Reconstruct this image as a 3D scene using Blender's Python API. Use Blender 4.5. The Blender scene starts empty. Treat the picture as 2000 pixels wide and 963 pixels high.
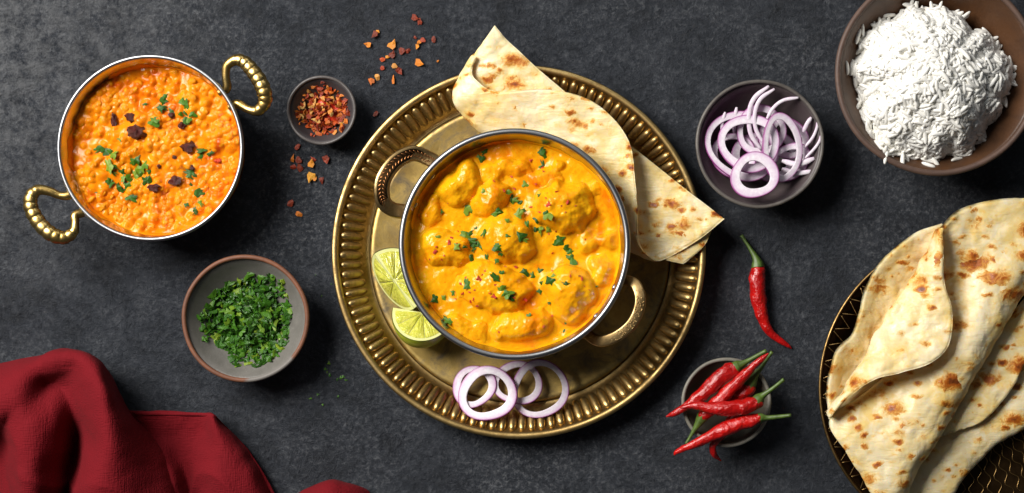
import bpy, math, random
import numpy as np
from mathutils import Vector, Matrix, Euler

random.seed(7)
RNG = np.random.default_rng(11)
SC = bpy.context.scene
COL = SC.collection

# ------------------------------------------------------------------ camera
W = 0.72            # metres of table across the picture
CH = 1.15           # camera height
S = W / 2000.0
PX, PY = 1200.0, 620.0              # point right below the lens
CX, CY = (PX - 1000) * S, -(PY - 481.5) * S
cam = bpy.data.cameras.new('camera')
cam.sensor_width = 36.0
cam.lens = 36.0 * CH / W
cam.shift_x = -CX / W
cam.shift_y = -CY / W
cam.clip_start = 0.01
cam.clip_end = 50
camo = bpy.data.objects.new('camera', cam)
camo.location = (CX, CY, CH)
COL.objects.link(camo)
SC.camera = camo

# ------------------------------------------------------------------ world and lamps
wd = bpy.data.worlds.new('World')
SC.world = wd
wd.use_nodes = True
bg = wd.node_tree.nodes['Background']
bg.inputs[0].default_value = (0.80, 0.88, 1.0, 1)
bg.inputs[1].default_value = 0.04


def area(name, loc, target, size, power, color):
    l = bpy.data.lights.new(name, 'AREA')
    l.shape = 'RECTANGLE'
    l.size, l.size_y = size
    l.energy = power
    l.color = color
    o = bpy.data.objects.new(name, l)
    o.location = loc
    d = Vector(target) - Vector(loc)
    o.rotation_euler = d.to_track_quat('-Z', 'Y').to_euler()
    COL.objects.link(o)
    return o


area('key_softbox', (-0.98, 0.63, 1.25), (0.02, -0.02, 0.0), (0.85, 0.85), 53, (1.0, 0.965, 0.92))
area('added_back_fill', (0.25, 1.25, 0.95), (0.05, 0.0, 0.0), (0.9, 0.5), 2.6, (0.93, 0.97, 1.0))  # weak fill lamp, added to give the metals something to reflect

SC.cycles.max_bounces = 10
SC.cycles.diffuse_bounces = 6
SC.cycles.glossy_bounces = 4
vs = SC.view_settings
vs.view_transform = 'Standard'
vs.look = 'None'
vs.exposure = 0.0
vs.gamma = 1.0
vs.use_curve_mapping = False


# ------------------------------------------------------------------ helpers
def P(px, py, z=0.0):
    x0, y0 = (px - 1000) * S, -(py - 481.5) * S
    k = (CH - z) / CH
    return np.array((CX + (x0 - CX) * k, CY + (y0 - CY) * k, z))


def PL(lst):
    return np.array([P(*p) for p in lst])


def L(px, z=0.0):
    """length in metres of px pixels at height z"""
    return px * S * (CH - z) / CH


def _h(ix, iy, iz, s):
    n = (ix * 374761393 + iy * 668265263 + iz * 2147483647 + s * 1274126177) & 0xFFFFFFFF
    n = ((n ^ (n >> 13)) * 1274126177) & 0xFFFFFFFF
    n = (n ^ (n >> 16)) & 0xFFFFFFFF
    return n / 4294967295.0 * 2 - 1


def vn(x, y, z=0.0, s=0):
    x, y, z = np.broadcast_arrays(np.asarray(x, float), np.asarray(y, float), np.asarray(z, float))
    ix, iy, iz = (np.floor(a).astype(np.int64) for a in (x, y, z))
    fx, fy, fz = x - ix, y - iy, z - iz
    fx, fy, fz = (f * f * f * (f * (f * 6 - 15) + 10) for f in (fx, fy, fz))
    def c(a, b, d):
        return _h(ix + a, iy + b, iz + d, s)
    x00 = c(0, 0, 0) * (1 - fx) + c(1, 0, 0) * fx
    x10 = c(0, 1, 0) * (1 - fx) + c(1, 1, 0) * fx
    x01 = c(0, 0, 1) * (1 - fx) + c(1, 0, 1) * fx
    x11 = c(0, 1, 1) * (1 - fx) + c(1, 1, 1) * fx
    return (x00 * (1 - fy) + x10 * fy) * (1 - fz) + (x01 * (1 - fy) + x11 * fy) * fz


def fbm(x, y, z=0.0, o=3, s=0):
    r, a = 0.0, 1.0
    for i in range(o):
        r = r + a * vn(np.asarray(x) * 2 ** i + i * 7.3, np.asarray(y) * 2 ** i - i * 3.1, np.asarray(z) * 2 ** i, s + i)
        a *= 0.5
    return r


def mesh(name, v, f, mat=None, smooth=True):
    m = bpy.data.meshes.new(name)
    m.from_pydata([tuple(map(float, p)) for p in v], [], [tuple(map(int, q)) for q in f])
    if smooth:
        m.polygons.foreach_set('use_smooth', [True] * len(m.polygons))
    if mat:
        m.materials.append(mat)
    m.update()
    return m


def wl(o):
    p = Vector((0, 0, 0))
    while o is not None:
        p += o.location
        o = o.parent
    return np.array(p)


def add(name, me, loc=(0, 0, 0), rot=None, scale=None, parent=None):
    o = bpy.data.objects.new(name, me)
    o.location = tuple(loc)
    if rot is not None:
        o.rotation_euler = rot
    if scale is not None:
        o.scale = scale
    if parent is not None:
        o.parent = parent
    COL.objects.link(o)
    return o


def tag(o, label, cat, group=None):
    o['label'] = label
    o['category'] = cat
    if group:
        o['group'] = group
    return o


def thing(name, base, label, cat, group=None):
    o = bpy.data.objects.new(name, None)
    o.empty_display_size = 0.01
    o.location = tuple(base)
    COL.objects.link(o)
    return tag(o, label, cat, group)


def part(name, vf, mat, parent, smooth=True):
    """verts in world space; stored relative to the parent's place"""
    v, f = vf
    v = np.asarray(v) - wl(parent)
    return add(name, mesh(name, v, f, mat, smooth), parent=parent)


def solo(name, vf, mat, base, label, cat, group=None, smooth=True):
    v, f = vf
    o = add(name, mesh(name, np.asarray(v) - np.asarray(base), f, mat, smooth), loc=base)
    return tag(o, label, cat, group)


def cr(p, n):
    """catmull-rom resample along axis 0"""
    p = np.asarray(p, float)
    m = len(p)
    q = np.concatenate([(2 * p[0] - p[1])[None], p, (2 * p[-1] - p[-2])[None]])
    t = np.linspace(0, m - 1, n)
    i = np.minimum(t.astype(int), m - 2)
    u = (t - i).reshape((-1,) + (1,) * (p.ndim - 1))
    a, b, c, d = q[i], q[i + 1], q[i + 2], q[i + 3]
    return 0.5 * (2 * b + (c - a) * u + (2 * a - 5 * b + 4 * c - d) * u * u + (3 * b - a - 3 * c + d) * u ** 3)


def gridfaces(nu, nv, off=0, flip=False, wrapv=False):
    f = []
    for i in range(nu - 1):
        for j in range(nv if wrapv else nv - 1):
            a, b = i * nv + j, i * nv + (j + 1) % nv
            c, d = (i + 1) * nv + (j + 1) % nv, (i + 1) * nv + j
            f.append((off + a, off + b, off + c, off + d) if not flip else (off + a, off + d, off + c, off + b))
    return f


def lathe(prof, seg=96, c=(0, 0, 0)):
    prof = np.asarray(prof, float)
    th = np.linspace(0, 2 * math.pi, seg, endpoint=False)
    v = []
    for r, z in prof:
        v.append(np.stack([c[0] + r * np.cos(th), c[1] + r * np.sin(th), np.full(seg, c[2] + z)], 1))
    return np.concatenate(v), gridfaces(len(prof), seg, wrapv=True)


CIRC = [(math.cos(a), math.sin(a)) for a in np.linspace(0, 2 * math.pi, 14, endpoint=False)]


def rrect(k=0.35, n=4):
    """rounded square section, unit half size"""
    o = []
    for q, (sx, sy) in enumerate(((1, 1), (-1, 1), (-1, -1), (1, -1))):
        for i in range(n):
            a = (q + i / (n - 1)) * math.pi / 2
            o.append((sx * (1 - k) + k * math.cos(a), sy * (1 - k) + k * math.sin(a)))
    return o


def tube(path, rad, sec=CIRC, cap=True, closed=False):
    path = np.asarray(path, float)
    n = len(path)
    rad = np.asarray(rad, float)
    if rad.ndim == 1:
        rad = np.stack([rad, rad], 1)
    if closed:
        T = np.roll(path, -1, 0) - np.roll(path, 1, 0)
    else:
        T = np.gradient(path, axis=0)
    T /= np.linalg.norm(T, axis=1)[:, None] + 1e-12
    Z = np.array((0, 0, 1.0))
    sec = np.asarray(sec)
    v = []
    prev = None
    for i in range(n):
        s = np.cross(T[i], Z)
        ln = np.linalg.norm(s)
        if ln < 0.25 and prev is not None:
            s = prev - T[i] * np.dot(prev, T[i])
            ln = np.linalg.norm(s)
        s = s / (ln + 1e-12)
        if prev is not None and np.dot(s, prev) < 0:
            s = -s
        prev = s
        u = np.cross(s, T[i])
        v.append(path[i] + sec[:, :1] * rad[i, 0] * s + sec[:, 1:] * rad[i, 1] * u)
    k = len(sec)
    V = np.concatenate(v)
    F = gridfaces(n, k, wrapv=True, flip=True)
    if closed:
        F += [((n - 1) * k + j, j, (j + 1) % k, (n - 1) * k + (j + 1) % k) for j in range(k)]
    elif cap:
        F += [tuple(range(k)), tuple(range((n - 1) * k, n * k))[::-1]]
    return V, F


def loft(ctrl, nu, nv, thick, edge=0.004, disp=None):
    """closed sheet with rounded rims from a control grid [rows][cols] of (px,py,z)"""
    g = np.array([[P(*p) for p in row] for row in ctrl])
    g = cr(g, nu)
    g = np.swapaxes(cr(np.swapaxes(g, 0, 1), nv), 0, 1)
    def normals(g):
        a, b = np.gradient(g, axis=0), np.gradient(g, axis=1)
        nn = np.cross(a, b)
        return nn / (np.linalg.norm(nn, axis=2)[..., None] + 1e-12)
    nn = normals(g)
    if disp is not None:
        g = g + nn * disp(g)[..., None]
        nn = normals(g)
    du = np.linalg.norm(np.diff(g, axis=0), axis=2)
    cu = np.concatenate([np.zeros((1, nv)), np.cumsum(du, 0)])
    dv = np.linalg.norm(np.diff(g, axis=1), axis=2)
    cv = np.concatenate([np.zeros((nu, 1)), np.cumsum(dv, 1)], 1)
    d = np.minimum(np.minimum(cu, cu[-1:] - cu), np.minimum(cv, cv[:, -1:] - cv))
    k = np.clip(d / edge, 0, 1)
    t = thick / 2 * np.sqrt(np.clip(1 - (1 - k) ** 2, 0, 1))[..., None] + 1e-5
    top, bot = g + nn * t, g - nn * t
    V = np.concatenate([top.reshape(-1, 3), bot.reshape(-1, 3)])
    N = nu * nv
    F = gridfaces(nu, nv, flip=True) + gridfaces(nu, nv, N)
    ring = [i * nv for i in range(nu)] + [(nu - 1) * nv + j for j in range(1, nv)] + \
           [i * nv + nv - 1 for i in range(nu - 2, -1, -1)] + [j for j in range(nv - 2, 0, -1)]
    for a, b in zip(ring, ring[1:] + ring[:1]):
        F.append((a, b, b + N, a + N))
    return V, F


def sphere(seg=12, ring=7):
    v, f = [(0, 0, 1)], []
    for i in range(1, ring):
        a = math.pi * i / ring
        for j in range(seg):
            b = 2 * math.pi * j / seg
            v.append((math.sin(a) * math.cos(b), math.sin(a) * math.sin(b), math.cos(a)))
    v.append((0, 0, -1))
    for j in range(seg):
        f.append((0, 1 + j, 1 + (j + 1) % seg))
        for i in range(ring - 2):
            a = 1 + i * seg
            f.append((a + j, a + seg + j, a + seg + (j + 1) % seg, a + (j + 1) % seg))
        f.append((len(v) - 1, 1 + (ring - 2) * seg + (j + 1) % seg, 1 + (ring - 2) * seg + j))
    return np.array(v, float), f


def merge(lst):
    V, F, n = [], [], 0
    for v, f in lst:
        V.append(np.asarray(v))
        F += [tuple(i + n for i in q) for q in f]
        n += len(v)
    return np.concatenate(V), F


# ------------------------------------------------------------------ materials
class Mat:
    def __init__(s, name):
        s.m = bpy.data.materials.new(name)
        s.m.use_nodes = True
        s.nt = s.m.node_tree
        s.b = s.nt.nodes['Principled BSDF']
        s.co = s.nt.nodes.new('ShaderNodeTexCoord').outputs['Object']

    def set(s, **k):
        names = dict(color='Base Color', rough='Roughness', metal='Metallic', sss='Subsurface Weight',
                     ssr='Subsurface Radius', sscale='Subsurface Scale', spec='Specular IOR Level', coat='Coat Weight',
                     coatr='Coat Roughness', sheen='Sheen Weight', sheenr='Sheen Roughness', sheent='Sheen Tint',
                     normal='Normal', trans='Transmission Weight', aniso='Anisotropic')
        for a, v in k.items():
            i = s.b.inputs[names[a]]
            if isinstance(v, bpy.types.NodeSocket):
                s.nt.links.new(v, i)
            else:
                if a in ('color', 'sheent') and len(v) == 3:
                    v = (*v, 1)
                i.default_value = v
        return s

    def node(s, t, **inp):
        n = s.nt.nodes.new(t)
        for k, v in inp.items():
            i = n.inputs[k.replace('_', ' ')] if isinstance(k, str) else n.inputs[k]
            if isinstance(v, bpy.types.NodeSocket):
                s.nt.links.new(v, i)
            else:
                i.default_value = v
        return n

    def noise(s, scale, detail=3, rough=0.55, dist=0.0, vec=None, color=False):
        n = s.node('ShaderNodeTexNoise', Scale=scale, Detail=detail, Roughness=rough, Distortion=dist)
        s.nt.links.new(vec or s.co, n.inputs['Vector'])
        return n.outputs['Color' if color else 'Fac']

    def voro(s, scale, feature='F1', out='Distance', vec=None, rnd=1.0):
        n = s.nt.nodes.new('ShaderNodeTexVoronoi')
        n.feature = feature
        n.inputs['Scale'].default_value = scale
        n.inputs['Randomness'].default_value = rnd
        s.nt.links.new(vec or s.co, n.inputs['Vector'])
        return n.outputs[out]

    def map(s, scale=(1, 1, 1), rot=(0, 0, 0), loc=(0, 0, 0), vec=None):
        n = s.nt.nodes.new('ShaderNodeMapping')
        n.inputs['Scale'].default_value = scale
        n.inputs['Rotation'].default_value = rot
        n.inputs['Location'].default_value = loc
        s.nt.links.new(vec or s.co, n.inputs['Vector'])
        return n.outputs[0]

    def ramp(s, fac, stops, interp='LINEAR'):
        n = s.nt.nodes.new('ShaderNodeValToRGB')
        n.color_ramp.interpolation = interp
        e = n.color_ramp.elements
        while len(e) < len(stops):
            e.new(0.5)
        for el, (p, c) in zip(e, stops):
            el.position = p
            el.color = (c, c, c, 1) if isinstance(c, (int, float)) else (*c, 1)
        s.nt.links.new(fac, n.inputs[0])
        return n.outputs[0]

    def mix(s, fac, a, b, mode='MIX'):
        n = s.nt.nodes.new('ShaderNodeMix')
        n.data_type = 'RGBA'
        n.blend_type = mode
        for v, i in ((fac, n.inputs[0]), (a, n.inputs[6]), (b, n.inputs[7])):
            if isinstance(v, bpy.types.NodeSocket):
                s.nt.links.new(v, i)
            else:
                i.default_value = (*v, 1) if isinstance(v, tuple) and len(v) == 3 else v
        return n.outputs[2]

    def math(s, op, a, b=0.0, clamp=False):
        n = s.nt.nodes.new('ShaderNodeMath')
        n.operation = op
        n.use_clamp = clamp
        for v, i in ((a, n.inputs[0]), (b, n.inputs[1])):
            if isinstance(v, bpy.types.NodeSocket):
                s.nt.links.new(v, i)
            else:
                i.default_value = v
        return n.outputs[0]

    def attr(s, name):
        n = s.nt.nodes.new('ShaderNodeAttribute')
        n.attribute_name = name
        return n.outputs['Fac']

    def rnd(s):
        return s.nt.nodes.new('ShaderNodeObjectInfo').outputs['Random']

    def bump(s, h, strength=0.5, dist=0.0005, normal=None):
        n = s.nt.nodes.new('ShaderNodeBump')
        n.inputs['Strength'].default_value = strength
        n.inputs['Distance'].default_value = dist
        s.nt.links.new(h, n.inputs['Height'])
        if normal is not None:
            s.nt.links.new(normal, n.inputs['Normal'])
        return n.outputs[0]


def m_table():
    M = Mat('dark_plaster_slab')
    big = M.noise(5.5, 6, 0.62, 0.6)
    mid = M.noise(34, 9, 0.74, 0.35)
    fine = M.noise(300, 7, 0.80)
    grit = M.noise(820, 3, 0.75)
    base = M.ramp(mid, [(0.32, (0.012, 0.015, 0.020)), (0.50, (0.027, 0.0325, 0.043)), (0.70, (0.060, 0.067, 0.080))])
    base = M.mix(M.ramp(fine, [(0.30, 0.75), (0.52, 0.0)]), base, (0.012, 0.0135, 0.017))
    speck = M.ramp(fine, [(0.50, 0.0), (0.62, 1.0)])
    patch = M.ramp(M.math('MULTIPLY', big, mid), [(0.22, 0.15), (0.34, 1.0)])
    pf = M.math('MULTIPLY', M.math('MULTIPLY', speck, patch), 0.85)
    col = M.mix(pf, base, (0.15, 0.156, 0.165))
    col = M.mix(M.ramp(grit, [(0.60, 0.0), (0.74, 0.45)]), col, (0.17, 0.178, 0.19))
    # chalky wear in the far left corner, with light falling there painted in
    n = M.nt.nodes.new('ShaderNodeVectorMath')
    n.operation = 'DISTANCE'
    w = M.mix(0.10, M.co, M.noise(14, 5, 0.6, color=True))
    M.nt.links.new(w, n.inputs[0])
    n.inputs[1].default_value = (-0.30, 0.19, 0.03)
    d = n.outputs['Value']
    worn = M.ramp(d, [(0.02, 1.0), (0.19, 0.0)])
    worn_lit = M.math('MULTIPLY', worn, M.ramp(M.noise(85, 9, 0.80), [(0.42, 0.0), (0.60, 0.9)]))
    col = M.mix(worn_lit, col, (0.17, 0.175, 0.182))
    # thin pale scratches
    sc = M.noise(20, 4, 0.6, 0.2, vec=M.map((1, 9, 1), (0, 0, 0.5)))
    col = M.mix(M.math('MULTIPLY', M.ramp(sc, [(0.64, 0.0), (0.72, 0.45)]), speck), col, (0.19, 0.19, 0.19))
    h = M.math('ADD', M.math('MULTIPLY', M.noise(150, 9, 0.78, 0.5), 1.2), M.math('MULTIPLY', M.noise(26, 5, 0.6), 0.8))
    h = M.math('ADD', h, M.math('MULTIPLY', grit, 0.35))
    return M.set(color=col, rough=M.ramp(fine, [(0.3, 0.36), (0.7, 0.62)]), spec=0.55,
                 normal=M.bump(h, 1.0, 0.0042)).m


def m_brass(name, c1, c2, dark, rough=0.3, scale=60, grime=0.5):
    M = Mat(name)
    a = M.noise(scale, 6, 0.65, 0.5)
    b = M.noise(scale * 5, 5, 0.7)
    col = M.mix(M.ramp(a, [(0.35, 0.0), (0.65, 1.0)]), c1, c2)
    g = M.math('MULTIPLY', M.ramp(M.noise(scale * 1.7, 7, 0.7, 0.8), [(0.46, 0.0), (0.66, 1.0)]), grime)
    col = M.mix(g, col, dark)
    r = M.math('ADD', M.math('MULTIPLY', b, 0.22), M.math('ADD', M.math('MULTIPLY', g, 0.25), rough - 0.1))
    return M.set(color=col, metal=1.0, rough=r, normal=M.bump(b, 0.25, 0.0004)).m


def m_steel():
    M = Mat('brushed_steel')
    a = M.noise(60, 4, 0.6)
    return M.set(color=(0.50, 0.50, 0.51), metal=1.0, rough=M.math('ADD', M.math('MULTIPLY', a, 0.15), 0.16),
                 normal=M.bump(M.noise(500, 3, 0.6), 0.08, 0.0003)).m


def m_sauce(name, c1, c2, c3, sc=1.0, rough=0.22, oil=0.52, bd=0.0012):
    M = Mat(name)
    a = M.noise(45 * sc, 5, 0.6, 0.7)
    b = M.noise(28 * sc, 4, 0.6, 1.2)
    col = M.mix(M.ramp(a, [(0.35, 0.0), (0.65, 1.0)]), c1, c2)
    col = M.mix(M.ramp(b, [(oil, 0.0), (oil + 0.16, 0.85)]), col, c3)
    fine = M.noise(900, 3, 0.6)
    col = M.mix(M.ramp(M.noise(650, 2, 0.5), [(0.66, 0.0), (0.74, 0.6)]), col, (c3[0] * 0.8, c3[1] * 0.7, 0.002))
    h = M.math('ADD', M.math('MULTIPLY', fine, 0.25), M.math('MULTIPLY', M.noise(190, 4, 0.6, 0.5), 0.9))
    return M.set(color=col, rough=rough, spec=0.24, sss=0.25, ssr=(1.0, 0.35, 0.05), sscale=0.003,
                 normal=M.bump(h, 0.55, bd)).m


def m_bread():
    M = Mat('griddled_flatbread')
    a = M.noise(38, 4, 0.6, 0.6)
    col = M.mix(M.ramp(a, [(0.38, 0.0), (0.66, 1.0)]), (0.86, 0.73, 0.46), (0.81, 0.60, 0.22))
    col = M.mix(M.ramp(M.noise(95, 3, 0.6, 0.8), [(0.52, 0.0), (0.68, 0.55)]), col, (0.88, 0.79, 0.60))
    st = M.map((1.0, 1.7, 1.0), (0, 0, 0.8))
    warp = M.mix(0.010, st, M.noise(90, 3, 0.6, color=True))
    edge = M.math('MULTIPLY', M.math('SUBTRACT', M.noise(170, 6, 0.75, 0.6), 0.5), 0.95)
    clump = M.noise(16, 2, 0.5)
    def spots(scale, grow, base):
        d = M.voro(scale, vec=warp)
        c = M.nt.nodes.new('ShaderNodeSeparateColor')
        M.nt.links.new(M.voro(scale, out='Color', vec=warp), c.inputs[0])
        r = M.math('ADD', M.math('MULTIPLY', c.outputs[0], grow), M.math('MULTIPLY', M.math('SUBTRACT', clump, 0.5), 0.5))
        return M.math('ADD', M.math('SUBTRACT', M.math('SUBTRACT', r, base), d), edge)
    sp = M.math('MAXIMUM', spots(46, 0.70, 0.17), spots(105, 0.68, 0.20))
    col = M.mix(M.ramp(M.math('ADD', sp, 0.3), [(0.10, 0.0), (0.34, 0.62)]), col, (0.83, 0.50, 0.10))
    col = M.mix(M.ramp(sp, [(0.02, 0.0), (0.12, 0.85)]), col, (0.68, 0.27, 0.020))
    col = M.mix(M.ramp(sp, [(0.13, 0.0), (0.26, 0.92)]), col, (0.37, 0.080, 0.005))
    col = M.mix(M.ramp(sp, [(0.30, 0.0), (0.42, 0.8)]), col, (0.11, 0.024, 0.005))
    h = M.math('ADD', M.math('MULTIPLY', M.noise(48, 3, 0.55, 0.8), 1.0), M.math('MULTIPLY', M.noise(110, 4, 0.6, 0.6, vec=M.map((0.5, 2.2, 1.0), (0, 0, 0.8))), 0.55))
    h = M.math('ADD', h, M.math('MULTIPLY', M.noise(430, 3, 0.6), 0.12))
    h = M.math('ADD', h, M.math('MULTIPLY', M.ramp(sp, [(0.0, 0.0), (0.2, 1.0)]), 0.35))
    return M.set(color=col, rough=M.ramp(M.noise(150, 3, 0.6), [(0.35, 0.30), (0.65, 0.55)]), spec=0.45, sss=0.3, ssr=(1.0, 0.62, 0.25), sscale=0.004,
                 normal=M.bump(h, 0.55, 0.0024)).m


def m_linen():
    M = Mat('red_linen')
    t1 = M.noise(700, 2, 0.6, vec=M.map((0.12, 1.6, 1), (0, 0, 0.5)))
    t2 = M.noise(700, 2, 0.6, vec=M.map((1.6, 0.12, 1), (0, 0, 0.5)))
    w = M.math('ADD', t1, t2)
    col = M.mix(M.ramp(w, [(0.35, 0.0), (0.65, 1.0)]), (0.065, 0.0008, 0.0030), (0.155, 0.0042, 0.0085))
    col = M.mix(M.ramp(M.noise(30, 4, 0.6), [(0.35, 0.0), (0.75, 0.5)]), col, (0.125, 0.005, 0.009))
    h = M.math('ADD', w, M.math('MULTIPLY', M.noise(60, 4, 0.6), 1.0))
    return M.set(color=col, rough=0.85, spec=0.15, sheen=0.04, sheenr=0.5, sheent=(0.8, 0.25, 0.25),
                 normal=M.bump(h, 0.75, 0.0009)).m


def m_ceramic(name, c1, c2, rough=0.45, scale=60, bump=0.3, patch=None):
    M = Mat(name)
    a = M.noise(scale, 6, 0.65, 0.4)
    col = M.mix(M.ramp(a, [(0.35, 0.0), (0.65, 1.0)]), c1, c2)
    f = M.noise(scale * 9, 3, 0.6)
    col = M.mix(M.ramp(f, [(0.66, 0.0), (0.72, 0.35)]), col, tuple(min(1, x * 2.2 + 0.02) for x in c2))
    if patch:
        n = M.nt.nodes.new('ShaderNodeVectorMath')
        n.operation = 'DISTANCE'
        M.nt.links.new(M.mix(0.03, M.co, M.noise(35, 3, 0.6, color=True)), n.inputs[0])
        n.inputs[1].default_value = patch[0]
        col = M.mix(M.ramp(n.outputs['Value'], [(patch[1] * 0.92, 1.0), (patch[1], 0.0)]), col, patch[2])
    return M.set(color=col, rough=rough, spec=0.45, normal=M.bump(f, bump, 0.0004)).m


def m_onion():
    M = Mat('red_onion')
    e = M.attr('edge')
    n = M.noise(120, 3, 0.6)
    col = M.mix(M.ramp(M.noise(420, 2, 0.5), [(0.4, 0.0), (0.7, 1.0)]), (0.76, 0.67, 0.75), (0.86, 0.81, 0.85))
    col = M.mix(M.math('MULTIPLY', M.ramp(M.math('ADD', e, M.math('MULTIPLY', M.math('SUBTRACT', n, 0.5), 0.5)), [(0.45, 0.0), (0.95, 0.6)]), 1.0), col, (0.58, 0.30, 0.56))
    col = M.mix(M.ramp(e, [(0.80, 0.0), (0.95, 0.95)]), col, (0.27, 0.022, 0.20))
    return M.set(color=col, rough=0.28, spec=0.5, sss=0.3, ssr=(1, 0.8, 0.9), sscale=0.003, normal=M.bump(n, 0.2, 0.0005)).m


def m_leaf():
    M = Mat('chopped_parsley')
    r = M.rnd()
    col = M.ramp(r, [(0.0, (0.012, 0.058, 0.004)), (0.45, (0.028, 0.108, 0.006)), (0.8, (0.065, 0.175, 0.009)), (1.0, (0.20, 0.28, 0.02))])
    n = M.noise(500, 3, 0.6)
    col = M.mix(M.ramp(n, [(0.4, 0.0), (0.75, 0.5)]), col, (0.07, 0.17, 0.012))
    return M.set(color=col, rough=0.38, spec=0.35, sss=0.12, ssr=(0.4, 1.0, 0.2), sscale=0.001, normal=M.bump(n, 0.3, 0.0004)).m


def m_flake(name, stops):
    M = Mat(name)
    col = M.ramp(M.rnd(), stops)
    n = M.noise(420, 4, 0.65, 0.3)
    col = M.mix(M.ramp(n, [(0.45, 0.0), (0.7, 0.55)]), col, (0.62, 0.16, 0.015))
    return M.set(color=col, rough=0.33, spec=0.5, normal=M.bump(n, 0.5, 0.0008)).m


def m_plain(name, c, rough=0.4, sss=0.0, sr=(1, 1, 1), ss=0.002, c2=None, scale=150, bump=0.2, bd=0.0004, spec=0.5, coat=0.0):
    M = Mat(name)
    n = M.noise(scale, 4, 0.6, 0.2)
    col = M.mix(M.ramp(n, [(0.35, 0.0), (0.68, 1.0)]), c, c2 or tuple(x * 0.8 for x in c))
    return M.set(color=col, rough=rough, spec=spec, sss=sss, ssr=sr, sscale=ss, coat=coat, coatr=0.08, normal=M.bump(n, bump, bd)).m


def m_chilli():
    M = Mat('red_chilli_skin')
    n = M.noise(60, 3, 0.6)
    col = M.mix(M.ramp(n, [(0.35, 0.0), (0.7, 1.0)]), (0.62, 0.010, 0.006), (0.40, 0.004, 0.004))
    col = M.mix(M.math('MULTIPLY', M.rnd(), 0.6), col, (0.27, 0.003, 0.004))
    h = M.math('ADD', M.noise(170, 4, 0.6, 0.8), M.math('MULTIPLY', M.noise(420, 3, 0.6), 0.25))
    return M.set(color=col, rough=0.22, spec=0.5, coat=0.3, coatr=0.10, normal=M.bump(h, 0.7, 0.0026)).m


TABLE = m_table()
BRASS = m_brass('aged_brass', (0.58, 0.41, 0.17), (0.43, 0.285, 0.105), (0.14, 0.085, 0.032), 0.38, 45, 0.65)
BRASSB = m_brass('dull_tray_brass', (0.66, 0.47, 0.15), (0.36, 0.24, 0.08), (0.17, 0.14, 0.10), 0.42, 30, 0.95)
BRASSP = m_brass('polished_brass', (0.66, 0.47, 0.17), (0.52, 0.34, 0.10), (0.22, 0.13, 0.04), 0.28, 70, 0.5)
BRASSH = m_brass('handle_brass', (0.50, 0.35, 0.16), (0.36, 0.235, 0.095), (0.15, 0.085, 0.03), 0.34, 80, 0.6)
BRONZE = m_brass('dark_bronze', (0.055, 0.030, 0.012), (0.030, 0.017, 0.007), (0.012, 0.008, 0.005), 0.38, 50, 0.6)
COPPER = m_brass('reddish_brass', (0.42, 0.19, 0.07), (0.28, 0.11, 0.04), (0.12, 0.045, 0.018), 0.32, 90, 0.5)
GOLDW = m_brass('worn_gold_line', (0.36, 0.23, 0.09), (0.20, 0.12, 0.04), (0.05, 0.03, 0.012), 0.35, 120, 0.6)
STEEL = m_steel()
STEELR = m_steel()
STEELR.name = 'rim_steel'
_b = STEELR.node_tree.nodes['Principled BSDF']
_b.inputs['Base Color'].default_value = (0.33, 0.335, 0.345, 1)
STEELR.node_tree.links.remove(_b.inputs['Roughness'].links[0])
_b.inputs['Roughness'].default_value = 0.36
CURRY = m_sauce('yellow_curry_sauce', (0.86, 0.415, 0.006), (0.84, 0.335, 0.004), (0.74, 0.17, 0.002), 1.0, 0.15, 0.53, 0.0007)
DAAL = m_sauce('orange_lentil_sauce', (0.82, 0.275, 0.005), (0.77, 0.185, 0.003), (0.50, 0.040, 0.001), 1.3, 0.16, 0.56, 0.0005)
LENTIL = m_sauce('lentil_skin', (0.84, 0.325, 0.006), (0.80, 0.25, 0.004), (0.70, 0.15, 0.002), 1.0, 0.18, 0.56, 0.0005)
BREAD = m_bread()
LINEN = m_linen()
ONION = m_onion()
LEAF = m_leaf()
FLAKE = m_flake('chilli_flake', [(0.0, (0.12, 0.006, 0.006)), (0.35, (0.33, 0.022, 0.008)), (0.6, (0.50, 0.07, 0.01)), (0.85, (0.62, 0.20, 0.02)), (1.0, (0.72, 0.46, 0.14))])
FLAKED = m_flake('dark_chilli_flake', [(0.0, (0.10, 0.008, 0.010)), (1.0, (0.22, 0.022, 0.014))])
FLAKEO = m_flake('orange_chilli_flake', [(0.0, (0.70, 0.17, 0.012)), (1.0, (0.75, 0.36, 0.03))])
REDBIT = m_flake('wet_red_flake', [(0.0, (0.42, 0.012, 0.006)), (1.0, (0.60, 0.03, 0.008))])
CHARRED = m_plain('charred_chilli', (0.115, 0.011, 0.003), 0.12, spec=0.8, c2=(0.05, 0.005, 0.002), scale=260, bump=0.7, bd=0.0012)
CHILLI = m_chilli()
STEM = m_plain('chilli_stem_green', (0.10, 0.17, 0.025), 0.45, c2=(0.05, 0.085, 0.015), scale=300, bump=0.4)
RIND = m_plain('lime_rind', (0.42, 0.46, 0.028), 0.28, 0.1, (0.6, 1, 0.2), 0.001, c2=(0.31, 0.39, 0.02), scale=420, bump=0.35)
PITH = m_plain('lime_pith', (0.76, 0.77, 0.36), 0.4, 0.2, (1, 1, 0.6), 0.002, c2=(0.70, 0.72, 0.26))
PULP = m_plain('lime_pulp', (0.70, 0.67, 0.12), 0.14, 0.35, (1, 1, 0.4), 0.003, c2=(0.50, 0.53, 0.045), scale=330, bump=0.8, bd=0.0014, coat=0.6)
RICE = m_plain('cooked_rice', (0.89, 0.88, 0.835), 0.30, 0.10, (1, 0.93, 0.80), 0.0015, c2=(0.86, 0.835, 0.76), scale=300, bump=0.1)


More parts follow.
